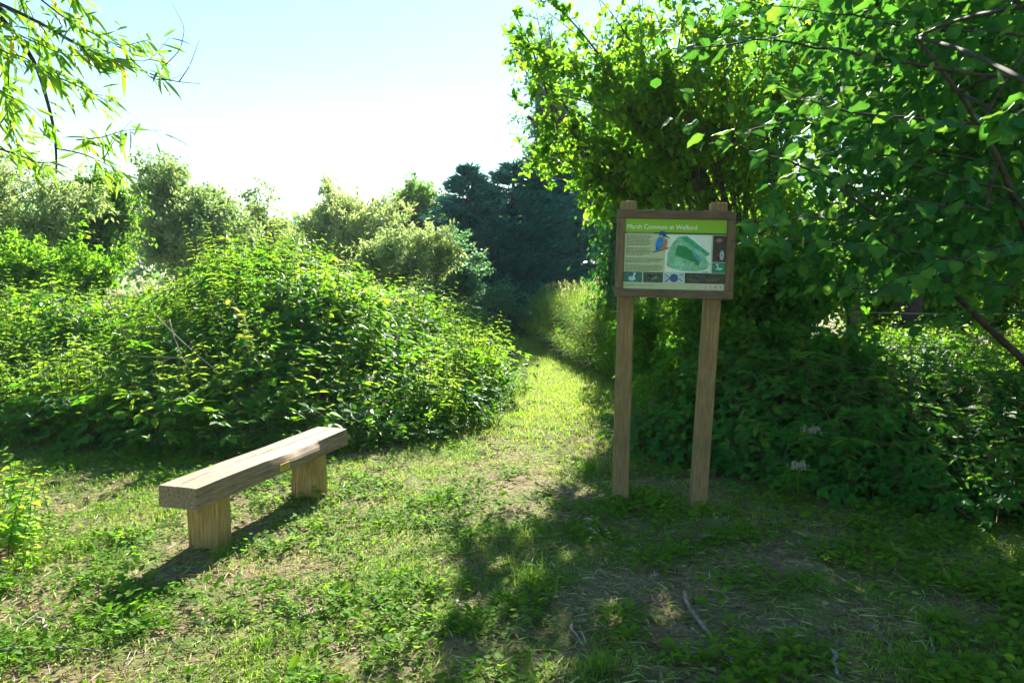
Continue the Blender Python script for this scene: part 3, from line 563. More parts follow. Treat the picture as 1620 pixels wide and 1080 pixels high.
# ------------------------------------------------------------------ grassy bank to the right of the path, and undergrowth behind the sign
def build_banks():
    rng = np.random.default_rng(31)
    y = rng.uniform(10, 21.5, 70000); x = rng.uniform(.2, 4.3, 70000); h = verge_top(x, y); k = h > .12; x, y, h = x[k], y[k], h[k]
    n = 32000; x, y, h = x[:n], y[:n], h[:n]; n = len(x); gx, gy = grad(verge_top, x, y)
    P = np.stack([x, y, np.maximum(h - .5, gz(x, y) - .02)], 1); az = np.arctan2(-gy, -gx) + rng.normal(0, .9, n)
    g = Geo(); g.add(*blades(P, az, rng.uniform(.35, .75, n), rng.uniform(.006, .014, n), np.clip(rng.normal(.6, .25, n), .05, .95), np.clip(rng.normal(.5, .2, n), 0, 1)))
    link("bank_grass", g.mesh("bank_grass"), None, [M['grass']], label="long arching grass on the bank right of the path", cat="grass", kind="stuff")
    n = 3400; i = rng.integers(0, len(x), n); g = Geo(); P = np.stack([x[i], y[i], np.maximum(h[i] - .45, 0)], 1)
    place(g, NETTLE, P, np.stack([-gx[i] * .3, -gy[i] * .3, np.ones(n)], 1), rng.random(n) * 6.28, rng.uniform(.7, 1.25, n), rng.uniform(.3, .9, n), rng)
    link("bank_nettles", g.mesh("bank_nettles"), None, [M['nettle'], M['stem']], label="nettles mixed with long grass on the bank right of the path", cat="nettles", kind="stuff")
    # pale seed heads catching the sun on top
    k = np.where(h > .75)[0][:450]; n = len(k); P = np.stack([x[k], y[k], h[k] - .15], 1); g = Geo(); az = rng.random(n) * 6.28
    g.add(*blades(P, az, rng.uniform(.3, .55, n), np.full(n, .006), np.clip(rng.normal(.2, .12, n), 0, .6), rng.random(n)))
    for rep in range(3):
        sc = scatter(leaf2(.12, .02, .05), P + np.stack([np.cos(az) * .05, np.sin(az) * .05, .3 + .12 * rng.random(n)], 1), np.stack([rng.normal(0, .4, n), rng.normal(0, .4, n), np.ones(n)], 1), rng.normal(0, 1, (n, 3)), .1, rng.random(n)); g.add(*sc)
    link("seed_heads", g.mesh("seed_heads"), None, [M['seed']], label="pale grass seed heads along the top of the right bank", cat="grass", kind="stuff")
    # undergrowth
    yy = rng.uniform(3.9, 11, 60000); xx = rng.uniform(.7, 9, 60000); h, e = under_top(xx, yy)
    k = (h > .06) & (xx < .74 * yy + 1.4) & (e < 3.6); xx, yy, h, e = xx[k], yy[k], h[k], e[k]; n = min(5200, len(xx)); xx, yy, h, e = xx[:n], yy[:n], h[:n], e[:n]
    f = lambda a, b: under_top(a, b)[0]; gx, gy = grad(f, xx, yy)
    z = np.maximum(h - .38 * rng.uniform(.4, 1.6, n), 0); up = np.stack([-gx * .5, -gy * .6, np.ones(n)], 1) + rng.normal(0, .25, (n, 3)); up[:, 2] = np.abs(up[:, 2]) + .2
    g = Geo(); place(g, BRAMBLE + NETTLE[:2], np.stack([xx, yy, z], 1), up, rng.random(n) * 6.28, rng.uniform(.65, 1.25, n), np.clip(rng.normal(.35, .2, n), 0, 1), rng)
    link("undergrowth", g.mesh("undergrowth"), None, [M['bramble'], M['cane']], label="dark shaded brambles and weeds behind and right of the sign", cat="undergrowth", kind="stuff")
    # hemp agrimony: long leaves and dusty flower heads
    fl = flat("dusty_pink_flower", (.3, .29, .2), .9, .1, .3, 90)
    def agri(px, py, d, hgt, lab, flower):
        p = at(px, py, d); root = empty("hemp_agrimony", (p.x, p.y, 0), lab, "wild flower")
        top = np.array([p.x, p.y - .1, p.z]); P = bez([p.x, p.y, 0], [p.x, p.y, p.z * .6], top, 8); V, T = tube(P, np.linspace(.006, .003, 8), 5); link("stem", trimesh("stem", V, T), root, [M['cane']])
        for kk in range(14):
            ff = .35 + .65 * (kk // 2) / 6; q = np.array([np.interp(ff, np.linspace(0, 1, 8), P[:, i]) for i in range(3)]); az = (kk // 2) * 1.57 + (kk % 2) * math.pi + rng.normal(0, .25)
            for dd in (-.6, 0, .6):
                v, t = rot_leaf(leaf4(.15, .04, .35), q, az + dd, rng.uniform(-.1, .35), .14 * rng.uniform(.8, 1.2) * (1 if dd == 0 else .8)); link("leaf", trimesh("leaf", v, t, np.full(len(v), rng.uniform(.3, .8))), root, [M['bramble']])
        if flower:
            gg = Geo()
            for _ in range(90):
                c = top + rng.normal(0, 1, 3) * [.028, .028, .014] + [0, 0, .03]; v, t = tube([c - [0, 0, .012], c, c + [0, 0, .008]], [.001, .005, .003], 4); gg.add(v, t)
            fo = link("flower_head", gg.mesh("flower_head"), root, [fl]); fo["kind"] = "stuff"
    agri(1277, 682, 5.9, .9, "hemp agrimony with pale flower head, the taller one right of the sign", True)
    agri(1255, 737, 5.6, .6, "hemp agrimony with small pale flower head, the lower one right of the sign", True)
    agri(1335, 690, 5.7, .7, "flowerless leafy hemp agrimony right of the two flowering ones", False)
    agri(1390, 700, 5.8, .7, "rightmost leafy hemp agrimony in the dark undergrowth", False)
build_banks()

# ------------------------------------------------------------------ trees
def lobe(px, py, d, rx, ry, rd=None):     # crown lobe read off the photograph, radii in pixels -> metres
    k = d / FPX; return np.array(at(px, py, d)), np.array([rx * k, rd if rd else (rx + ry) * .5 * k, ry * k])
def tree(name, label, base, lobes, limbs, subs, leaves, leaf, size, mat, bark, seed, r0=.12, spread=.28, droop=.2, cat="tree", group=None, shell=.55, stems=1, tbias=.45, twigs=False):
    rng = np.random.default_rng(seed); base = np.asarray(base, float); root = empty(name, base, label, cat, group)
    vol = np.array([np.prod(r) for _, r in lobes]) ** (2 / 3); pr = vol / vol.sum(); wood_ = Geo(); LP, LD, LT = [], [], []
    cz = np.mean([c[2] for c, _ in lobes]); trunks = []
    ctr = np.average([c for c, _ in lobes], axis=0, weights=pr)
    for s in range(stems):
        aim = ctr if stems == 1 else (.35 * ctr + .65 * lobes[s * len(lobes) // stems][0])
        top = base + (aim - base) * [.85, .85, .95] + (rng.normal(0, .25 * stems ** .5, 3) * [1, 1, .3] if stems > 1 else 0); b = base + (rng.normal(0, .12, 3) * [1, 1, 0] if stems > 1 else 0)
        P = bez(b - [0, 0, .1], b + (top - b) * [.15, .15, .55], top, 9); P[1:-1] += rng.normal(0, .03, (7, 3)); trunks.append(P); wood_.add(*tube(P, np.linspace(r0, r0 * .3, 9) / stems ** .5, 7))
    def inside(n):
        k = rng.choice(len(lobes), n, p=pr); d = unit(rng.normal(0, 1, (n, 3))); r = rng.uniform(shell, 1, n) ** .7
        return np.array([lobes[i][0] for i in k]) + d * r[:, None] * np.array([lobes[i][1] for i in k]), k
    L_, K_ = inside(limbs)
    for tip, kk in zip(L_, K_):
        P = trunks[int(np.argmin([np.linalg.norm(tip - q_[-3]) for q_ in trunks]))]; f = rng.uniform(.45, .98); st = np.array([np.interp(f, np.linspace(0, 1, 9), P[:, i]) for i in range(3)])
        B = bez(st, (st + tip) / 2 + [0, 0, .18 * np.linalg.norm(tip - st)], tip, 8); rr = r0 * .32 / stems ** .5; wood_.add(*tube(B, np.linspace(rr, rr * .15, 8), 5, False))
        lob = lobes[kk][1].mean()
        for _ in range(subs):
            f2 = rng.uniform(.35, 1); s2 = np.array([np.interp(f2, np.linspace(0, 1, 8), B[:, i]) for i in range(3)]); t2 = s2 + rng.normal(0, 1, 3) * spread * lob + [0, 0, -droop * .3 * lob * rng.random()]
            B2 = bez(s2, (s2 + t2) / 2 + [0, 0, .12 * lob], t2, 5)
            if twigs or rng.random() < .35: wood_.add(*tube(B2, np.linspace(rr * .22, .002, 5), 3, False))
            m = max(2, int(leaves * rng.uniform(.4, 1.6))); ff = rng.uniform(.1, 1.05, m)
            q = np.stack([np.interp(ff, np.linspace(0, 1, 5), B2[:, i]) for i in range(3)], 1); LP.append(q + rng.normal(0, spread * lob * .22, (m, 3)))
            LD.append(unit(rng.normal(0, 1, (m, 3)) + (t2 - s2) / (np.linalg.norm(t2 - s2) + 1e-6) * .7 + [0, 0, -droop])); LT.append(np.clip(rng.normal(tbias, .17, m) + rng.normal(0, .12), 0, 1))
    LP, LD, LT = np.vstack(LP), np.vstack(LD), np.concatenate(LT); n = len(LP)
    g = Geo(); g.add(*scatter(leaf, LP, LD, rng.normal(0, .55, (n, 3)) + [0, 0, 1], size * rng.uniform(.7, 1.3, n), LT))
    V, T, c, m = wood_.arr(); link("trunk", trimesh("trunk", V, T, smooth=True), root, [bark]); cr = link("crown", g.mesh("crown"), root, [mat]); cr["kind"] = "stuff"
    return root
gb = lambda px, d: (float((px - 810) / FPX * d), d, gz1((px - 810) / FPX * d, d))
L2, L4 = leaf2, leaf4
FARG = "trees in the background"
# left background
tree("willow_tree", "pale sunlit willow tree at the far left behind the mound", gb(20, 17), [lobe(0, 300, 17, 110, 80), lobe(70, 340, 16.5, 90, 70), lobe(-60, 370, 17, 120, 110), lobe(20, 400, 16, 120, 55)], 46, 16, 28, L2(.17, .03, .1), .14, M['pale'], M['bark'], 101, .14, .3, .35, group=FARG, stems=3, tbias=.55)
tree("hawthorn_tree", "dark green upright hawthorn tree between pale willow and sallow", gb(155, 18), [lobe(165, 335, 18, 55, 62), lobe(140, 390, 17.5, 65, 50), lobe(175, 295, 18, 32, 30)], 40, 16, 30, L2(.3), .11, M['mid'], M['darkbark'], 102, .12, .3, .1, group=FARG, tbias=.45)
tree("sallow_tree", "big rounded grey green sallow tree in front of the sky", gb(285, 24), [lobe(265, 320, 24, 75, 72), lobe(330, 330, 24, 60, 62), lobe(240, 290, 24.5, 45, 42), lobe(300, 380, 23, 95, 55), lobe(360, 360, 24, 40, 50)], 60, 17, 30, L2(.26), .13, M['pale'], M['bark'], 103, .18, .3, .15, group=FARG, stems=3, tbias=.25)
tree("birch_sapling", "slender pale treetop beside the rounded sallow", gb(415, 27), [lobe(415, 325, 27, 30, 42), lobe(430, 370, 27, 50, 40)], 20, 12, 20, L2(.26), .13, M['pale'], M['bark'], 104, .08, .3, .2, group=FARG)
tree("osier_tree", "feathery yellow green osier in the middle distance under the bright sky", gb(525, 24), [lobe(520, 335, 24, 45, 42), lobe(560, 350, 24, 55, 50), lobe(490, 385, 23, 65, 40), lobe(600, 370, 23, 45, 50)], 46, 14, 28, L2(.15, .03, .1), .16, M['pale'], M['bark'], 105, .12, .3, -.35, group=FARG, stems=4, tbias=.75)
tree("ash_tree", "round hazy tree rising behind the osier", gb(665, 34), [lobe(660, 315, 34, 36, 36), lobe(690, 335, 34, 32, 40), lobe(630, 345, 34, 40, 35)], 30, 14, 22, L2(.28), .17, M['mid'], M['bark'], 106, .16, .3, .1, group=FARG, tbias=.4)
tree("goat_willow", "loose silvery willow bush in front of the dark conifer", gb(650, 18), [lobe(640, 400, 18, 60, 55), lobe(690, 400, 18, 42, 50), lobe(600, 420, 17.5, 50, 40)], 40, 14, 26, L2(.18, .03, .1), .12, M['pale'], M['bark'], 107, .09, .3, -.1, group=FARG, stems=5, tbias=.6, cat="bush")
tree("thorn_bush", "dark leafy bush beside the foot of the conifer", gb(715, 20), [lobe(715, 410, 20, 34, 52), lobe(725, 450, 19, 40, 30)], 22, 14, 24, L2(.28), .11, M['blue'], M['darkbark'], 108, .08, .3, .1, cat="bush", stems=3)
tree("scrub_bush", "low bright scrub bush at the left behind the mound", gb(60, 13.5), [lobe(50, 420, 13.5, 90, 45), lobe(170, 420, 13.5, 50, 30)], 24, 14, 26, L4(.32), .07, M['nettle'], M['bark'], 109, .06, .3, .1, cat="bush", stems=4)
# dark conifer: layered drooping sprays
def conifer(name, label, px, d, ptop, halfpx, seed, pbase=520, n_tier=26, mat='conifer'):
    rng = np.random.default_rng(seed); b = np.array(gb(px, d)); top = np.array(at(px, ptop, d)); H = top[2]; root = empty(name, b, label, "tree", None)
    wood_ = Geo(); wood_.add(*tube([b - [0, 0, .1], b + [0, 0, H * .5], b + [0, 0, H * .97]], [.28, .16, .02], 8)); Rm = halfpx * d / FPX; g = Geo(); P_, D_, N_, T_i = [], [], [], []
    for k in range(n_tier):
        f = k / (n_tier - 1); z = H * (.06 + .93 * f); R_ = Rm * np.interp(f, [0, .3, .6, .85, 1], [1.0, 1.0, .85, .5, .1]); nb = int(7 + 9 * (1 - f))
        for j in range(nb):
            az = rng.random() * 6.28; Lb = R_ * rng.uniform(.7, 1.12); d0 = np.array([math.cos(az), math.sin(az), 0]); e = b + [0, 0, z] + d0 * Lb + [0, 0, rng.uniform(-.12, .35) * Lb]
            B = bez(b + [0, 0, z], b + [0, 0, z + .05 * Lb] + d0 * Lb * .5, e, 6); wood_.add(*tube(B, np.linspace(.03, .006, 6), 4, False))
            m = int(110 + 170 * Lb / Rm); ff = rng.uniform(.3, 1.05, m); q = np.stack([np.interp(ff, np.linspace(0, 1, 6), B[:, i]) for i in range(3)], 1)
            sd = rng.normal(0, .16, m)[:, None] * Lb * np.array([-d0[1], d0[0], 0]); P_.append(q + sd + rng.normal(0, .06, (m, 3)) - [0, 0, .04]); D_.append(unit(d0 + rng.normal(0, .45, (m, 3)) + [0, 0, .1])); T_i.append(np.clip(rng.normal(.45, .2, m), 0, 1))
    P_, D_, T_i = np.vstack(P_), np.vstack(D_), np.concatenate(T_i); n = len(P_); g.add(*scatter(leaf2(.15, .02, .12), P_, D_ * [1, 1, .5] + [0, 0, .35], rng.normal(0, .5, (n, 3)) + [0, 0, 1], rng.uniform(.13, .3, n), T_i))
    V, T, c, m = wood_.arr(); link("trunk", trimesh("trunk", V, T, smooth=True), root, [M['darkbark']]); cr = link("crown", g.mesh("crown"), root, [M[mat]]); cr["kind"] = "stuff"
conifer("conifer_tree", "broad dark blue green conifer closing the end of the path", 812, 27, 262, 125, 201, n_tier=20)
conifer("conifer_tree", "second dark conifer, right of the path end behind the grassy bank", 910, 30, 215, 120, 202, n_tier=20)
conifer("conifer_tree", "lower dark conifer left of the path end beside the thorn bush", 742, 26, 268, 70, 203, n_tier=16)
tree("path_end_bush", "dark low bush where the path turns out of sight", gb(835, 20.5), [lobe(825, 515, 20.5, 55, 26), lobe(865, 505, 20.5, 50, 40), lobe(775, 490, 21, 45, 36), lobe(720, 480, 19, 50, 30)], 40, 12, 22, L2(.25), .09, M['blue'], M['darkbark'], 140, .05, .3, -.2, cat="bush", stems=5, tbias=.35)
# tall trees on the right, behind
tree("poplar_tree", "tall hazy blue green tree rising behind the bright leafy tree", gb(900, 30), [lobe(860, 150, 30, 48, 80), lobe(850, 50, 30, 40, 60), lobe(880, 250, 30, 55, 60)], 40, 14, 24, L2(.3), .18, M['blue'], M['bark'], 110, .25, .3, .1, tbias=.5)
def build_ivy():
    rng = np.random.default_rng(77); b = np.array(gb(972, 14)); root = empty("ivy_clad_tree", b, "ivy covered tree trunk rising behind the sign", "tree"); top = np.array(at(985, 40, 14.3)); P = bez(b - [0, 0, .1], b + [.1, 0, 2], top, 10)
    V, T = tube(P, np.linspace(.2, .1, 10), 9); link("trunk", trimesh("trunk", V, T, smooth=True), root, [M['bark']]); n = 5200; f = rng.random(n) ** .9; q = np.stack([np.interp(f, np.linspace(0, 1, 10), P[:, i]) for i in range(3)], 1)
    az = rng.random(n) * 6.28; d = np.stack([np.cos(az), np.sin(az), np.zeros(n)], 1); r = .2 + .22 * np.abs(rng.normal(0, 1, n)) * (.6 + .8 * vnoise(f * 9, az, 3)); q = q + d * r[:, None]
    g = Geo(); g.add(*scatter(leaf4(.42, .04, .12), q, d * .5 + rng.normal(0, .4, (n, 3)) + [0, 0, -.8], d + rng.normal(0, .35, (n, 3)), rng.uniform(.05, .1, n), np.clip(rng.normal(.4, .2, n), 0, 1))); c = link("ivy", g.mesh("ivy"), root, [M['ivy']]); c["kind"] = "stuff"
build_ivy()
# bright leafy tree leaning over the path
SL = leaf4(.34, .06, .12)
tree("leafy_tree", "sunlit small leaved tree arching over the path above the sign", (3.7, 10.2, 0), [lobe(870, 120, 8.6, 75, 95, .6), lobe(880, 240, 9.5, 55, 70, .5), lobe(960, 60, 8.2, 110, 110, .6), lobe(1000, 200, 9.2, 110, 90, .6), lobe(1090, 80, 8.3, 130, 120, .6), lobe(1120, 230, 9.5, 120, 90, .6), lobe(1100, 340, 10.3, 110, 70, .6), lobe(1240, 150, 8.8, 130, 140, .6), lobe(1240, 340, 10.1, 110, 80, .6), lobe(960, 320, 10.2, 50, 50, .5), lobe(1060, 290, 8.9, 90, 60, .4), lobe(812, 150, 8.5, 28, 24, .3), lobe(840, 30, 8.2, 38, 50, .4), lobe(1170, 0, 8.3, 90, 80, .5), lobe(1010, 130, 8.6, 80, 70, .5), lobe(845, 210, 9.0, 35, 50, .4)],
     170, 13, 13, SL, .08, M['elder'], M['bark'], 111, .16, .26, .25, stems=7, tbias=.5, twigs=True)
tree("sycamore_tree", "tall dense tree filling the upper right corner behind the hazel", (5.8, 11.5, 0), [lobe(1350, 80, 11.5, 190, 160), lobe(1550, 60, 11.5, 200, 180), lobe(1450, 210, 11, 190, 80), lobe(1640, 180, 11.5, 150, 110), lobe(1350, -70, 12, 120, 90), lobe(1480, -160, 12, 200, 120)],
     95, 16, 32, L4(.38, .05, .12), .1, M['mid'], M['darkbark'], 112, .22, .3, .2, tbias=.4)
tree("aspen_tree", "light green tree glimpsed through the sunlit leaves above the sign", gb(1090, 15.5), [lobe(1010, 230, 15.5, 80, 80), lobe(1110, 180, 15.5, 90, 80), lobe(1170, 290, 15.5, 90, 70), lobe(1070, 310, 15.5, 80, 50)], 50, 14, 22, L4(.34), .1, M['elder'], M['bark'], 151, .12, .3, .1, tbias=.65)
tree("field_maple", "shady tree behind the right end of the undergrowth", (8.5, 13, 0), [lobe(1700, 420, 13, 110, 120), lobe(1480, 420, 14, 120, 40), lobe(1330, 400, 13.5, 150, 90), lobe(1180, 420, 13.5, 130, 90), lobe(1060, 380, 14, 90, 80)], 60, 14, 26, L4(.35), .09, M['mid'], M['darkbark'], 113, .16, .3, .2, tbias=.5)
tree("thicket_bush", "sunny scrub closing the gap behind the saplings at the right", gb(1480, 12.6), [lobe(1390, 480, 12.6, 100, 60), lobe(1500, 470, 12.6, 100, 60), lobe(1600, 480, 12.6, 100, 60)], 44, 13, 22, L4(.33), .085, M['elder'], M['darkbark'], 150, .06, .3, .1, cat="bush", stems=5, tbias=.5)
tree("elder_bush", "dense bush right behind the sign between its posts", gb(1075, 8.2), [lobe(1060, 540, 8.2, 80, 90), lobe(1150, 560, 8, 95, 110), lobe(1090, 620, 7.8, 110, 90), lobe(1140, 440, 8.2, 110, 70)], 54, 14, 24, L4(.33), .07, M['elder'], M['darkbark'], 114, .07, .3, .2, cat="bush", stems=4, tbias=.3)
tree("dogwood_bush", "dark bush right of the sign behind the agrimony", gb(1270, 7.6), [lobe(1260, 580, 7.6, 110, 110), lobe(1240, 480, 7.9, 100, 70), lobe(1350, 660, 7.2, 110, 90), lobe(1290, 420, 8.2, 110, 50)], 54, 14, 24, L4(.36), .075, M['bramble'], M['darkbark'], 115, .07, .3, .2, cat="bush", stems=4, tbias=.3)
# sunlit saplings in the gap at the right
for k, (px, d, pt, hw) in enumerate(((1405, 9.6, 520, 55), (1462, 9.9, 500, 60), (1552, 9.3, 520, 60), (1615, 9.8, 510, 60))):
    tree("sapling", ("leftmost sunlit sapling with pale stem in the gap behind the hazel", "tallest sunlit sapling, second from the left in the gap behind the hazel", "sunlit sapling with the brightest stem in the gap at the right", "sunlit sapling at the right edge of the photo in the gap")[k], gb(px, d), [lobe(px, pt + 45, d, hw, 48), lobe(px + 10, pt + 100, d, hw * .8, 40)], 22, 10, 16, L4(.3), .055, M['elder'], M['dead'], 130 + k, .035, .35, .2, cat="sapling", tbias=.7, group="sunlit saplings")
# far hedge that closes the horizon
def far_wood():
    rng = np.random.default_rng(500); n = 26000; x = rng.uniform(-75, 75, n); y = 52 + 10 * rng.random(n); top = 4.2 + 3.4 * fbm(x * .12, x * 0 + 3, 9); z = top * np.sqrt(rng.random(n)); g = Geo()
    g.add(*scatter(leaf4(.45, .1, .2), np.stack([x, y, z], 1), rng.normal(0, 1, (n, 3)), rng.normal(0, .6, (n, 3)) + [0, -.6, 1], rng.uniform(.3, .8, n), rng.random(n))); link("far_wood", g.mesh("far_wood"), None, [M['blue']], label="distant belt of trees closing the horizon", cat="wood", kind="stuff")
far_wood()

# ------------------------------------------------------------------ hazel: large leaves close to the camera on the right
def build_hazel():
    rng = np.random.default_rng(301); root = empty("hazel_tree", (4.3, 4.6, 0), "hazel tree with large round leaves reaching in from the right", "tree"); wood_ = Geo()
    hub = np.array([4.4, 4.8, 0.0]); stems_ = []; LP, LD, LN, LS = [], [], [], []
    for q in (((1625, 572, 5.4), (1530, 490, 5.3), (1440, 380, 5.0), (1330, 300, 4.8)), ((1700, 700, 5.0), (1640, 400, 4.7), (1560, 200, 4.3), (1450, 60, 4.2)), ((1720, 700, 5.2), (1700, 350, 5.0), (1690, 80, 5.0), (1640, -200, 5))):
        P = np.vstack([hub[None] - [0, 0, .1], np.array([at(*p) for p in q])]); P = smooth_line(P, 14); stems_.append(P); wood_.add(*tube(P, np.linspace(.034, .008, 14), 7))
    br = [((1560, 330, 4.3), (1400, 300, 3.9), (1250, 250, 3.7), (1085, 175, 3.6)), ((1600, 120, 3.9), (1400, 90, 3.6), (1220, 60, 3.5), (1075, 70, 3.4)), ((1560, 420, 4.5), (1400, 390, 4.2), (1260, 385, 4.0), (1150, 391, 3.9)), ((1600, 210, 3.6), (1450, 190, 3.4), (1300, 160, 3.4), (1190, 110, 3.4)),
          ((1640, 10, 2.9), (1540, 5, 2.9), (1430, -10, 3.0), (1300, 10, 3.2)), ((1660, 150, 2.4), (1620, 165, 2.4), (1590, 180, 2.4), (1575, 190, 2.4)), ((1600, 300, 4.4), (1450, 260, 4.2), (1330, 230, 4.0), (1200, 300, 3.8)), ((1620, 450, 4.8), (1500, 440, 4.6), (1400, 460, 4.5), (1300, 450, 4.5)),
          ((1500, 330, 4.6), (1400, 340, 4.4), (1290, 330, 4.2), (1180, 345, 4.1)), ((1640, 380, 4.2), (1540, 400, 4.0), (1460, 430, 4.0), (1390, 470, 4.0)), ((1640, 60, 4.4), (1500, 40, 4.2), (1350, 30, 4.0), (1180, 10, 4.0)), ((1560, 260, 5), (1400, 220, 4.8), (1250, 200, 4.6), (1100, 240, 4.5)), ((1650, 500, 5.2), (1560, 480, 5), (1480, 500, 5), (1420, 520, 5))]
    for q in br:
        P = smooth_line(np.array([at(*p) for p in q]), 16); sp = np.vstack(stems_); j = sp[np.argmin(np.linalg.norm(sp - P[0], axis=1))]; wood_.add(*tube(bez(j, (j + P[0]) / 2 + [0, 0, .06], P[0], 6), np.linspace(.009, .009, 6), 5)); P[1:] += np.cumsum(rng.normal(0, .008, (15, 3)), 0); wood_.add(*tube(P, np.linspace(.009, .002, 16), 5))
        side = 1
        for f in np.arange(.04, 1.01, .045):
            p = np.array([np.interp(f, np.linspace(0, 1, 16), P[:, i]) for i in range(3)])
            if p[0] / p[1] < .285 and 1.45 < 1.65 + (p[2] - 1.65) / p[1] * 5.4 < 2.3: continue       # keeps the leaves clear of the board, as in the photograph
            tang = unit(P[-1] - P[0]); side = -side; lat = unit(np.cross(tang, [0, 0, 1])) * side
            q2 = p + lat * .025 + rng.normal(0, .006, 3); wood_.add(*tube([p, q2], [.0016, .0012], 3, False)); LP.append(q2); LD.append(tang * .6 + lat * .8 + [0, 0, -.35] + rng.normal(0, .25, 3)); LN.append(np.array([0, 0, 1]) + rng.normal(0, .4, 3)); LS.append(rng.uniform(.06, .105))
    V, T, c, m = wood_.arr(); link("trunk", trimesh("trunk", V, T, smooth=True), root, [M['darkbark']], label="stems and branches")
    tm = []
    for k in range(4):
        v, t = leaf_big(.4 + .03 * k, 9, None, .05 + .03 * (k % 2), .16 + .08 * k)
        for tt in range(3):
            me = trimesh("hazel_leaf", v, t, np.clip(.12 + .3 * tt + np.tile([.0, .1, .32, .1, .0], len(v) // 5) + .08 * rng.normal(0, 1, len(v)), 0, 1), None, True); me.materials.append(M['hazel']); tm.append(me)
    for p, d, n_, s in zip(LP[:300], LD, LN, LS):
        sv, a, nn = frames(np.array([d]), np.array([n_])); mt = Matrix(((*[sv[0][0], a[0][0], nn[0][0]],), (*[sv[0][1], a[0][1], nn[0][1]],), (*[sv[0][2], a[0][2], nn[0][2]],))).to_4x4()
        o = link("leaf", tm[rng.integers(12)], root); o.matrix_basis = Matrix.Translation(Vector(p)) @ mt @ Matrix.Scale(s, 4)
    # the darker mass of hazel behind and above
    n = 9500; q = np.array([at(px, py, d) for px, py, d in zip(rng.normal(1480, 150, n), rng.uniform(-350, 470, n), rng.uniform(4.4, 7.0, n))]); k = (fbm(q[:, 0] * 1.6, q[:, 2] * 1.6 + q[:, 1], 8) > .47) & ((q[:, 0] / q[:, 1] > .31) | (q[:, 2] > 2.6)); q = q[k]; n = len(q)
    q = np.vstack([q, np.array([at(px, py, d) for px, py, d in zip(rng.normal(1540, 110, 4500), rng.uniform(-40, 420, 4500), rng.uniform(5.2, 7.4, 4500))])]); n = len(q)
    g = Geo(); g.add(*scatter(leaf4(.42, .06, .2), q, rng.normal(0, .7, (n, 3)) + [-.5, -.2, -.4], rng.normal(0, .45, (n, 3)) + [0, 0, 1], rng.uniform(.07, .12, n), np.clip(rng.normal(.4, .2, n), 0, 1))); cr = link("crown", g.mesh("crown"), root, [M['hazel']]); cr["kind"] = "stuff"
build_hazel()

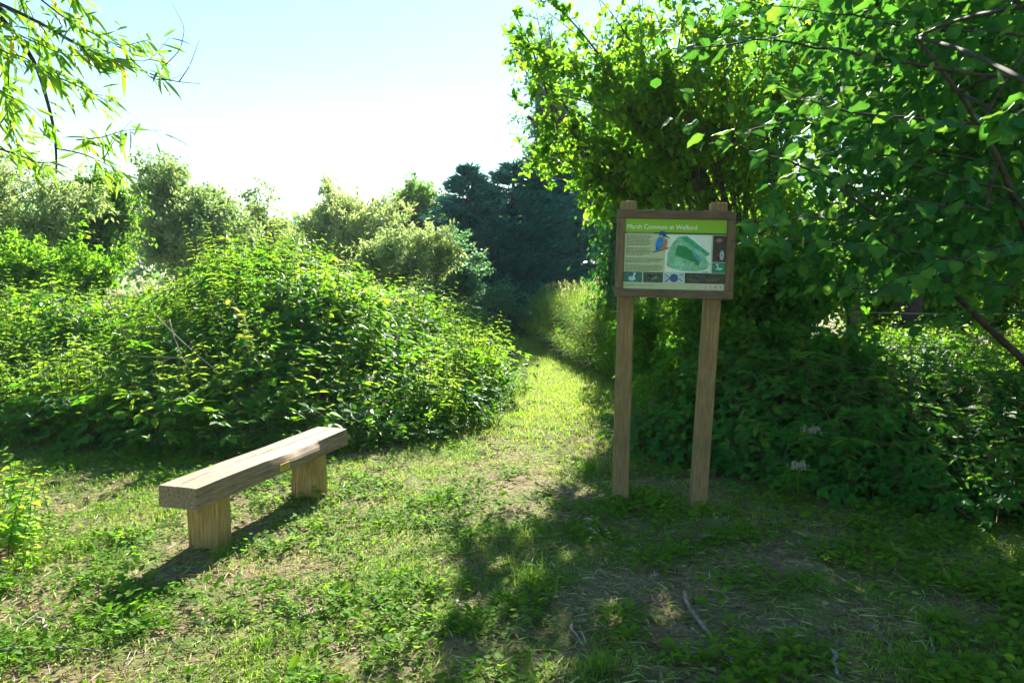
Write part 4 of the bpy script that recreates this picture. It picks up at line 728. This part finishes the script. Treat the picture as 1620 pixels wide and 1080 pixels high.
# ------------------------------------------------------------------ willow branch, top left, close to the camera
def build_willow():
    rng = np.random.default_rng(401); d0 = 3.4; base = np.array([-4.6, 3.6, 0.0]); root = empty("crack_willow", base, "willow with long narrow leaves hanging in at the top left corner", "tree"); wood_ = Geo(); tw = []
    tr = np.array([base - [0, 0, .1], base + [.1, 0, 1.6], base + [.3, 0, 3.2], base + [.5, 0, 4.4]]); wood_.add(*tube(smooth_line(tr, 10), np.linspace(.2, .1, 10), 9))
    def br(pts, r, dd=0.0, leafy=True, gap=.03):
        P = smooth_line(np.array([at(x, y, d0 + dd + k * .04) for k, (x, y) in enumerate(pts)]), 18); wood_.add(*tube(P, np.linspace(r, r * .3, 18), 6)); 
        if leafy: tw.append((P, gap))
    wood_.add(*tube(smooth_line([tr[2], at(-250, -60, 3.5), at(-90, -20, 3.4), at(0, 15, 3.4)], 12), np.linspace(.05, .012, 12), 7))
    br([(-40, -10), (20, 15), (70, 40), (130, 75), (190, 100), (260, 125)], .009, 0, True, .05); br([(0, 28), (30, 60), (60, 105), (72, 150), (86, 200), (90, 255), (88, 285)], .012, .05, False); br([(60, 110), (110, 130), (150, 150), (170, 152)], .004, .05)
    br([(65, 0), (110, 35), (150, 55), (190, 75), (240, 62)], .004, .1); br([(-20, 230), (30, 245), (60, 258), (88, 256)], .005, .05); br([(90, 235), (130, 243), (170, 260), (195, 280)], .004, .05); br([(120, 222), (160, 218), (200, 205), (255, 207)], .003, .05)
    br([(130, 75), (150, 100), (190, 92), (235, 100), (268, 60)], .003, 0, True, .06); br([(255, 125), (285, 130), (318, 133)], .003, .1, False); br([(283, 130), (300, 105), (316, 62)], .0025, .1, False); br([(255, 110), (285, 80), (293, 45), (272, 5)], .0025, .1, False); br([(220, 105), (240, 125), (265, 128), (290, 118)], .0025, .1, False)
    br([(-30, 60), (10, 85), (40, 90), (75, 120), (100, 125)], .004, -.1); br([(-30, 120), (10, 150), (50, 170), (90, 210)], .003, -.1); br([(20, -20), (50, 20), (60, 60)], .003, .15); br([(-20, 40), (15, 110), (10, 180), (30, 230)], .004, .1)
    br([(165, 250), (185, 215), (210, 190)], .0025, .1, False); br([(90, -30), (130, 10), (150, 30)], .003, .1); br([(-40, 0), (0, 40), (60, 70), (110, 90), (170, 85)], .004, -.05)
    V, T, c, m = wood_.arr(); link("trunk", trimesh("trunk", V, T, smooth=True), root, [M['darkbark']], label="trunk and bare twigs")
    ms = []
    for k in range(10):
        n = 7; ys = np.linspace(0, 1, n); pr = .085 * np.sin(np.pi * ys ** .75) ** .8; pr[0] = pr[-1] = .004; cur = rng.uniform(.02, .25); V = []
        for i in range(n): V += [[-pr[i] + .1 * cur * ys[i] ** 2, ys[i], .02 - cur * ys[i] ** 2], [.1 * cur * ys[i] ** 2, ys[i], -cur * ys[i] ** 2], [pr[i] + .1 * cur * ys[i] ** 2, ys[i], .02 - cur * ys[i] ** 2]]
        T = []
        for i in range(n - 1):
            for j in range(2): a = i * 3 + j; T += [[a, a + 1, a + 4], [a, a + 4, a + 3]]
        me = trimesh("willow_leaf", V, T, np.full(len(V), .97 if k == 9 else .1 + .08 * k), None, True); me.materials.append(M['willow']); ms.append(me)
    cnt = 0; spots = []
    for P, gap in tw:
        L = np.linalg.norm(np.diff(P, axis=0), axis=1).sum(); 
        for f in np.arange(.05, 1.02, gap * .34 / L * .9): spots.append((P, f))
    rng.shuffle(spots); rest = [spots[i % len(spots)] for i in range(260)]; spots = spots[:296]
    for P, f in spots:
        p = np.array([np.interp(f, np.linspace(0, 1, 18), P[:, i]) for i in range(3)]) + rng.normal(0, .012, 3); tg = unit(P[-1] - P[0])
        d = tg * .55 + rng.normal(0, .5, 3) * [1, .8, .5] + [0, 0, -.55]; sv, a, nn = frames(np.array([d]), np.array([rng.normal(0, .6, 3) + [0, -.5, .7]]))
        mt = Matrix([[sv[0][i], a[0][i], nn[0][i]] for i in range(3)]).to_4x4(); o = link("leaf", ms[min(9, int(rng.integers(0, 60) / 6.5))], root); o.matrix_basis = Matrix.Translation(Vector(p)) @ mt @ Matrix.Scale(rng.uniform(.075, .125), 4)
    q = np.array([[np.interp(f, np.linspace(0, 1, 18), P[:, i]) for i in range(3)] for P, f in rest]) + rng.normal(0, .03, (260, 3)); g = Geo()
    g.add(*scatter(leaf4(.09, .02, .2), q, rng.normal(0, .5, (260, 3)) + [.3, 0, -.55], rng.normal(0, .6, (260, 3)) + [0, -.5, .7], rng.uniform(.06, .11, 260), np.where(rng.random(260) < .06, .97, rng.uniform(.1, .85, 260))))
    o = link("small_foliage", g.mesh("small_foliage"), root, [M['willow']]); o["kind"] = "stuff"
build_willow()

# ------------------------------------------------------------------ low cover on the clearing
def build_floor():
    rng = np.random.default_rng(601)
    def pts(n, y0=2.3, y1=10.0):
        y = y0 + (y1 - y0) * rng.random(n) ** 1.35; x = rng.uniform(-1, 1, n) * (.72 * y + .9); k = (mound_edge(x, y) < .15) & (under_top(x, y)[1] < .5) & (verge_top(x, y) < .1); return x[k], y[k]
    def pathness(x, y): return sstep((y - 4.6) / 1.2) * sstep((x + .5) / .35) * sstep((np.interp(y, [4, 7, 9.5], [.6, 1.0, 1.6]) - x) / .3)
    # grass
    x, y = pts(270000); den = fbm(x * 1.5, y * 1.5, 15); pth = pathness(x, y); k = rng.random(len(x)) < np.clip(4.0 * (den - .39), .05, 1) * (1 - .45 * sstep((x - .2) / .8) * (1 - pth)); x, y, den, pth = x[k], y[k], den[k], pth[k]; n = len(x)
    P = np.stack([x, y, gz(x, y) - .003], 1); tuft = vnoise(x * 2.2, y * 2.2, 44); dry = np.clip(.26 + .55 * (fbm(x * .8, y * .8, 66) - .3) + .15 * pth + rng.normal(0, .16, n), 0, 1)
    Ln = (.022 + .05 * rng.random(n) * (.4 + 1.3 * tuft ** 2)) * (1 - .35 * pth); g = Geo(); g.add(*blades(P, rng.random(n) * 6.28, Ln, rng.uniform(.0025, .0055, n) * (1 + y * .06), np.clip(rng.normal(.78, .2, n), .05, .985), dry))
    link("grass", g.mesh("grass"), None, [M['grass']], label="short mown grass on the clearing and path", cat="grass", kind="stuff")
    # grass further up the path
    y2 = 7.0 + 14 * rng.random(90000) ** 1.3; x2 = rng.uniform(-1.6, 2.2, 90000); k = (mound_edge(x2, y2) < .1) & (verge_top(x2, y2) < .1) & (rng.random(90000) < sstep((y2 - 6.8) / 3)); x2, y2 = x2[k][:34000], y2[k][:34000]; n = len(x2)
    g = Geo(); g.add(*blades(np.stack([x2, y2, gz(x2, y2)], 1), rng.random(n) * 6.28, rng.uniform(.03, .08, n), rng.uniform(.005, .012, n), np.clip(rng.normal(.6, .2, n), 0, .95), np.clip(rng.normal(.5, .18, n), 0, 1)))
    link("path_grass", g.mesh("path_grass"), None, [M['grass']], label="short sunlit grass along the far stretch of the path", cat="grass", kind="stuff")
    # herbs
    x, y = pts(52000, 2.3, 9.0); den = fbm(x * 1.1 + 7, y * 1.1, 25) * .6 + .4 * vnoise(x * 4, y * 4, 26); pth = pathness(x, y); k = rng.random(len(x)) < np.clip(3.0 * (den - .47), .03, .95) * (1 - .62 * pth); x, y = x[k][:17000], y[k][:17000]; n = len(x)
    g = Geo(); P = np.stack([x, y, gz(x, y) - .004], 1); place(g, HERB, P, np.tile([0, 0, 1.], (n, 1)) + rng.normal(0, .18, (n, 3)), rng.random(n) * 6.28, rng.uniform(.55, 1.35, n) * (1 + .12 * sstep((x - .2) / .8)) * rng.choice([.6, .8, 1.0, 1.2], n), np.clip(.45 + .8 * (fbm(x * .9, y * .9, 77) - .5) + rng.normal(0, .15, n), 0, 1), rng)
    link("ground_cover", g.mesh("ground_cover"), None, [M['herb']], label="low leafy weeds scattered over the clearing", cat="ground cover", kind="stuff")
    # dry litter
    x, y = pts(42000, 2.3, 9.5); n = len(x); g = Geo(); az = rng.random(n) * 6.28
    g.add(*scatter(leaf2(.035, .01, .03), np.stack([x, y, gz(x, y) + .006 + .022 * rng.random(n)], 1), np.stack([np.cos(az), np.sin(az), rng.normal(0, .12, n)], 1), np.tile([0, 0, 1.], (n, 1)) + rng.normal(0, .3, (n, 3)), rng.uniform(.03, .12, n), rng.random(n)))
    k = rng.random(n) < .12; m = k.sum(); g.add(*scatter(leaf4(.34, .08, .1), np.stack([x[k], y[k], gz(x[k], y[k]) + .012], 1), np.stack([np.cos(az[k] + 1), np.sin(az[k] + 1), rng.normal(0, .2, m)], 1), np.tile([0, 0, 1.], (m, 1)) + rng.normal(0, .35, (m, 3)), rng.uniform(.02, .05, m), rng.random(m) * .8))
    x, y = pts(3600, 2.3, 7.5); n = len(x); az = rng.random(n) * 6.28; tk = Geo(); zz = gz(x, y)
    for i in range(n):
        L_ = rng.uniform(.03, .13); d = np.array([math.cos(az[i]), math.sin(az[i]), rng.normal(0, .08)]); p = np.array([x[i], y[i], zz[i] + rng.uniform(.008, .024)])
        tk.add(*tube([p, p + d * L_ * .5 + rng.normal(0, .004, 3), p + d * L_], [.0022, .002, .0012], 3, False))
    link("twig_litter", tk.mesh("twig_litter"), None, [M['cane']], label="small brown twigs littering the clearing", cat="litter", kind="stuff")
    link("leaf_litter", g.mesh("leaf_litter"), None, [M['straw']], label="dry straw and dead leaves lying over the clearing", cat="litter", kind="stuff")
build_floor()

# bright nettles at the left edge, near the camera
def build_edge_nettles():
    rng = np.random.default_rng(611); ms = []
    for k in range(4):
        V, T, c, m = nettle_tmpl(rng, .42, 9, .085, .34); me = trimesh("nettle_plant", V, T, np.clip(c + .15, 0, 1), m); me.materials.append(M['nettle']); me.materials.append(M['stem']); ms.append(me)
    n = 0
    for _ in range(400):
        p = onz(rng.uniform(-120, 80), rng.uniform(800, 905)); 
        if n < 46:
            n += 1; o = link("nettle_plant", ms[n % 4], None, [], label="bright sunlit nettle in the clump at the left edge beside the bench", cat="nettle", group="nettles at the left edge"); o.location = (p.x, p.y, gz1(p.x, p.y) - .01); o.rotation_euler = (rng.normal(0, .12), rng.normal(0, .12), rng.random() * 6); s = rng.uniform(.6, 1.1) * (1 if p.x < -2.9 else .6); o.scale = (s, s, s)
build_edge_nettles()

# ------------------------------------------------------------------ fallen twigs, stones, wire fence, overhead cables
def build_small():
    rng = np.random.default_rng(701)
    tw = [([(1082, 945), (1100, 985), (1135, 1030), (1178, 1068)], .009, [(1135, 1030), (1105, 1042), (1080, 1040)], "long forked dark twig on the shaded ground near the bottom edge"), ([(1105, 853), (1135, 855), (1170, 862)], .007, None, "straight grey twig lying just below the right sign post"), ([(1205, 834), (1240, 832), (1268, 828)], .005, None, "pale twig lying at the edge of the dark undergrowth"),
          ([(1316, 1040), (1322, 1058), (1328, 1085)], .009, None, "pale bark covered stick at the bottom edge on the right"), ([(1385, 1005), (1400, 1025), (1412, 1045)], .005, None, "short light stick in the small patch of sun on the right"), ([(1472, 1015), (1475, 1045), (1482, 1058)], .004, None, "thin pale twig standing out at the bottom right"),
          ([(55, 978), (70, 1000), (72, 1015)], .006, None, "bent dry stem on bare soil near the left edge"), ([(0, 1040), (70, 1035), (165, 1038)], .006, None, "long thin twig on bare soil at the bottom left"), ([(475, 985), (495, 978), (508, 970)], .006, None, "short twig in the grass right of the bench shadow"), ([(585, 950), (600, 965), (612, 975)], .005, None, "small twig in the shade below the middle of the clearing"),
          ([(905, 1003), (918, 1022), (925, 1035)], .005, None, "pale slender twig in the shade left of the forked one"), ([(722, 962), (726, 970), (730, 976)], .009, None, "stubby pale stick on the bare patch in the middle")]
    for q, r, fork, lab in tw:
        P = smooth_line([onz(a, b) + Vector((0, 0, .012)) for a, b in q], 10); r *= 1.35; P[:, 2] = gz(P[:, 0], P[:, 1]) + .022 + .012 * rng.random(10); P[:, :2] += rng.normal(0, .006, (10, 2)); g = Geo(); g.add(*tube(P, np.linspace(r, r * .5, 10), 6))
        if fork: Q = smooth_line([onz(a, b) + Vector((0, 0, .014)) for a, b in fork], 7) + [0, 0, .012]; g.add(*tube(Q, np.linspace(r * .8, r * .4, 7), 6))
        link("fallen_twig", g.mesh("fallen_twig", True), None, [M['twig']], label=lab, cat="twig")
    st = flat("pale_stone", (.5, .47, .42), .9, .2, .3, 60)
    for (a, b, s, lab) in ((938, 838, .035, "pale stone in the grass left of the sign, the larger one"), (930, 822, .024, "small pale stone behind the larger one left of the sign"), (320, 985, .028, "white stone on the grass below the bench shadow")):
        p = onz(a, b); V = unit(np.array([[x, y, z] for x in (-1, 0, 1) for y in (-1, 0, 1) for z in (-1, 0, 1) if (x, y, z) != (0, 0, 0)], float)); import bmesh
        bm = bmesh.new(); bmesh.ops.create_icosphere(bm, subdivisions=2, radius=1)
        for v in bm.verts: v.co = Vector((v.co.x * 1.3, v.co.y * .9, v.co.z * .55)) * s * (1 + .25 * (rng.random() - .5))
        me = bpy.data.meshes.new("stone"); bm.to_mesh(me); bm.free(); o = link("stone", me, None, [st], label=lab, cat="stone"); o.location = (p.x, p.y, gz1(p.x, p.y) + s * .2)
    root = empty("wire_fence", at(1345, 600, 8.9), "old wire fence with a wooden post in the shade at the right", "fence"); root.location.z = 0
    for px in (1345, 1760):
        b = at(px, 600, 8.9); me = box_mesh("post", [(b.x - .05, b.y - .05, -.1), (b.x + .05, b.y - .05, -.1), (b.x + .05, b.y + .05, -.1), (b.x - .05, b.y + .05, -.1), (b.x - .05, b.y - .05, 1.3), (b.x + .05, b.y - .05, 1.3), (b.x + .05, b.y + .05, 1.3), (b.x - .05, b.y + .05, 1.3)]); bevel(link("post", me, root, [M['bark']]), .008)
    wm = flat("galvanised_wire", (.45, .45, .43), .45, .5)
    for z in (1.2, .75):
        a, b = at(1345, 600, 8.84), at(1760, 600, 8.84); V, T = tube(bez([a.x, a.y, z], [(a.x + b.x) / 2, a.y, z - .05], [b.x, b.y, z], 10), .0025, 4); link("wire", trimesh("wire", V, T), root, [wm])
    cm = flat("cable", (.25, .27, .3), .6)
    for k, (a, b, lab) in enumerate((((120, 135, 70), (520, 320, 95), "upper overhead cable crossing the sky at the left"), ((120, 150, 70), (520, 328, 95), "lower overhead cable crossing the sky at the left"))):
        p, q = np.array(at(*a)), np.array(at(*b)); ext = p + (p - q) * .6; P = bez(ext, (ext + q) / 2 - [0, 0, .5], q, 16); V, T = tube(P, .016, 5); link("overhead_cable", trimesh("overhead_cable", V, T), None, [cm], label=lab, cat="cable")
build_small()

# ------------------------------------------------------------------ tufts of longer grass
def build_tufts():
    rng = np.random.default_rng(801)
    spots = [(840, 925, .22, 240, .2, "dense tuft of longer grass in the middle of the foreground"), (950, 1062, .2, 260, .16, "bright fine grass tuft at the bottom edge in the shade"), (640, 905, .16, 150, .12, "low grass tuft in the lit grass right of the bench"), (975, 805, .1, 90, .13, "grass growing round the foot of the left sign post"), (1100, 815, .1, 90, .13, "grass growing round the foot of the right sign post"), (350, 880, .12, 110, .12, "grass and weeds at the foot of the near bench leg"), (520, 775, .12, 100, .12, "grass and weeds at the foot of the far bench leg"), (935, 748, .22, 220, .24, "longer grass at the edge of the path left of the sign"), (20, 640, .5, 420, .45, "long bright grass at the left edge in front of the mound"), (415, 1020, .2, 200, .11, "pale grass tuft in the foreground below the bench"), (720, 985, .2, 190, .1, "thin grass tuft on the bare patch in the middle foreground"), (1480, 985, .2, 160, .14, "grass tuft in the deep shade at the lower right")]
    for px, py, r, n, L, lab in spots:
        c = onz(px, py); a = rng.random(n) * 6.28; rr = r * 1.3 * rng.random(n) * (.55 + .45 * np.sin(a * 2 + px)); x, y = c.x + rr * np.cos(a), c.y + rr * np.sin(a); g = Geo()
        g.add(*blades(np.stack([x, y, gz(x, y) - .004], 1), rng.random(n) * 6.28, L * .8 * rng.uniform(.3, 1.1, n), rng.uniform(.0025, .005, n), np.clip(rng.normal(.68, .24, n), 0, .97), np.clip(rng.normal(.28, .2, n), 0, 1)))
        me = g.mesh("grass_tuft"); o = link("grass_tuft", me, None, [M['grass']], label=lab, cat="grass", kind="stuff")
build_tufts()

# ------------------------------------------------------------------ hazy air
def build_haze():
    me = box_mesh("haze", [(-1250, -1250, -1.6), (1250, -1250, -1.6), (1250, 1250, -1.6), (-1250, 1250, -1.6), (-1250, -1250, 20), (1250, -1250, 20), (1250, 1250, 20), (-1250, 1250, 20)])
    m = bpy.data.materials.new("thin_haze"); m.use_nodes = True; nt = m.node_tree; nt.nodes.remove(nt.nodes["Principled BSDF"]); v = nt.nodes.new("ShaderNodeVolumePrincipled")
    v.inputs["Color"].default_value = (.7, .9, 1.0, 1); v.inputs["Density"].default_value = HAZE; v.inputs["Anisotropy"].default_value = .2; nt.links.new(v.outputs[0], nt.nodes["Material Output"].inputs["Volume"])
    link("haze", me, None, [m], label="thin summer haze in the backlit air", cat="haze", kind="stuff")
HAZE = 0.0004
if HAZE: build_haze()
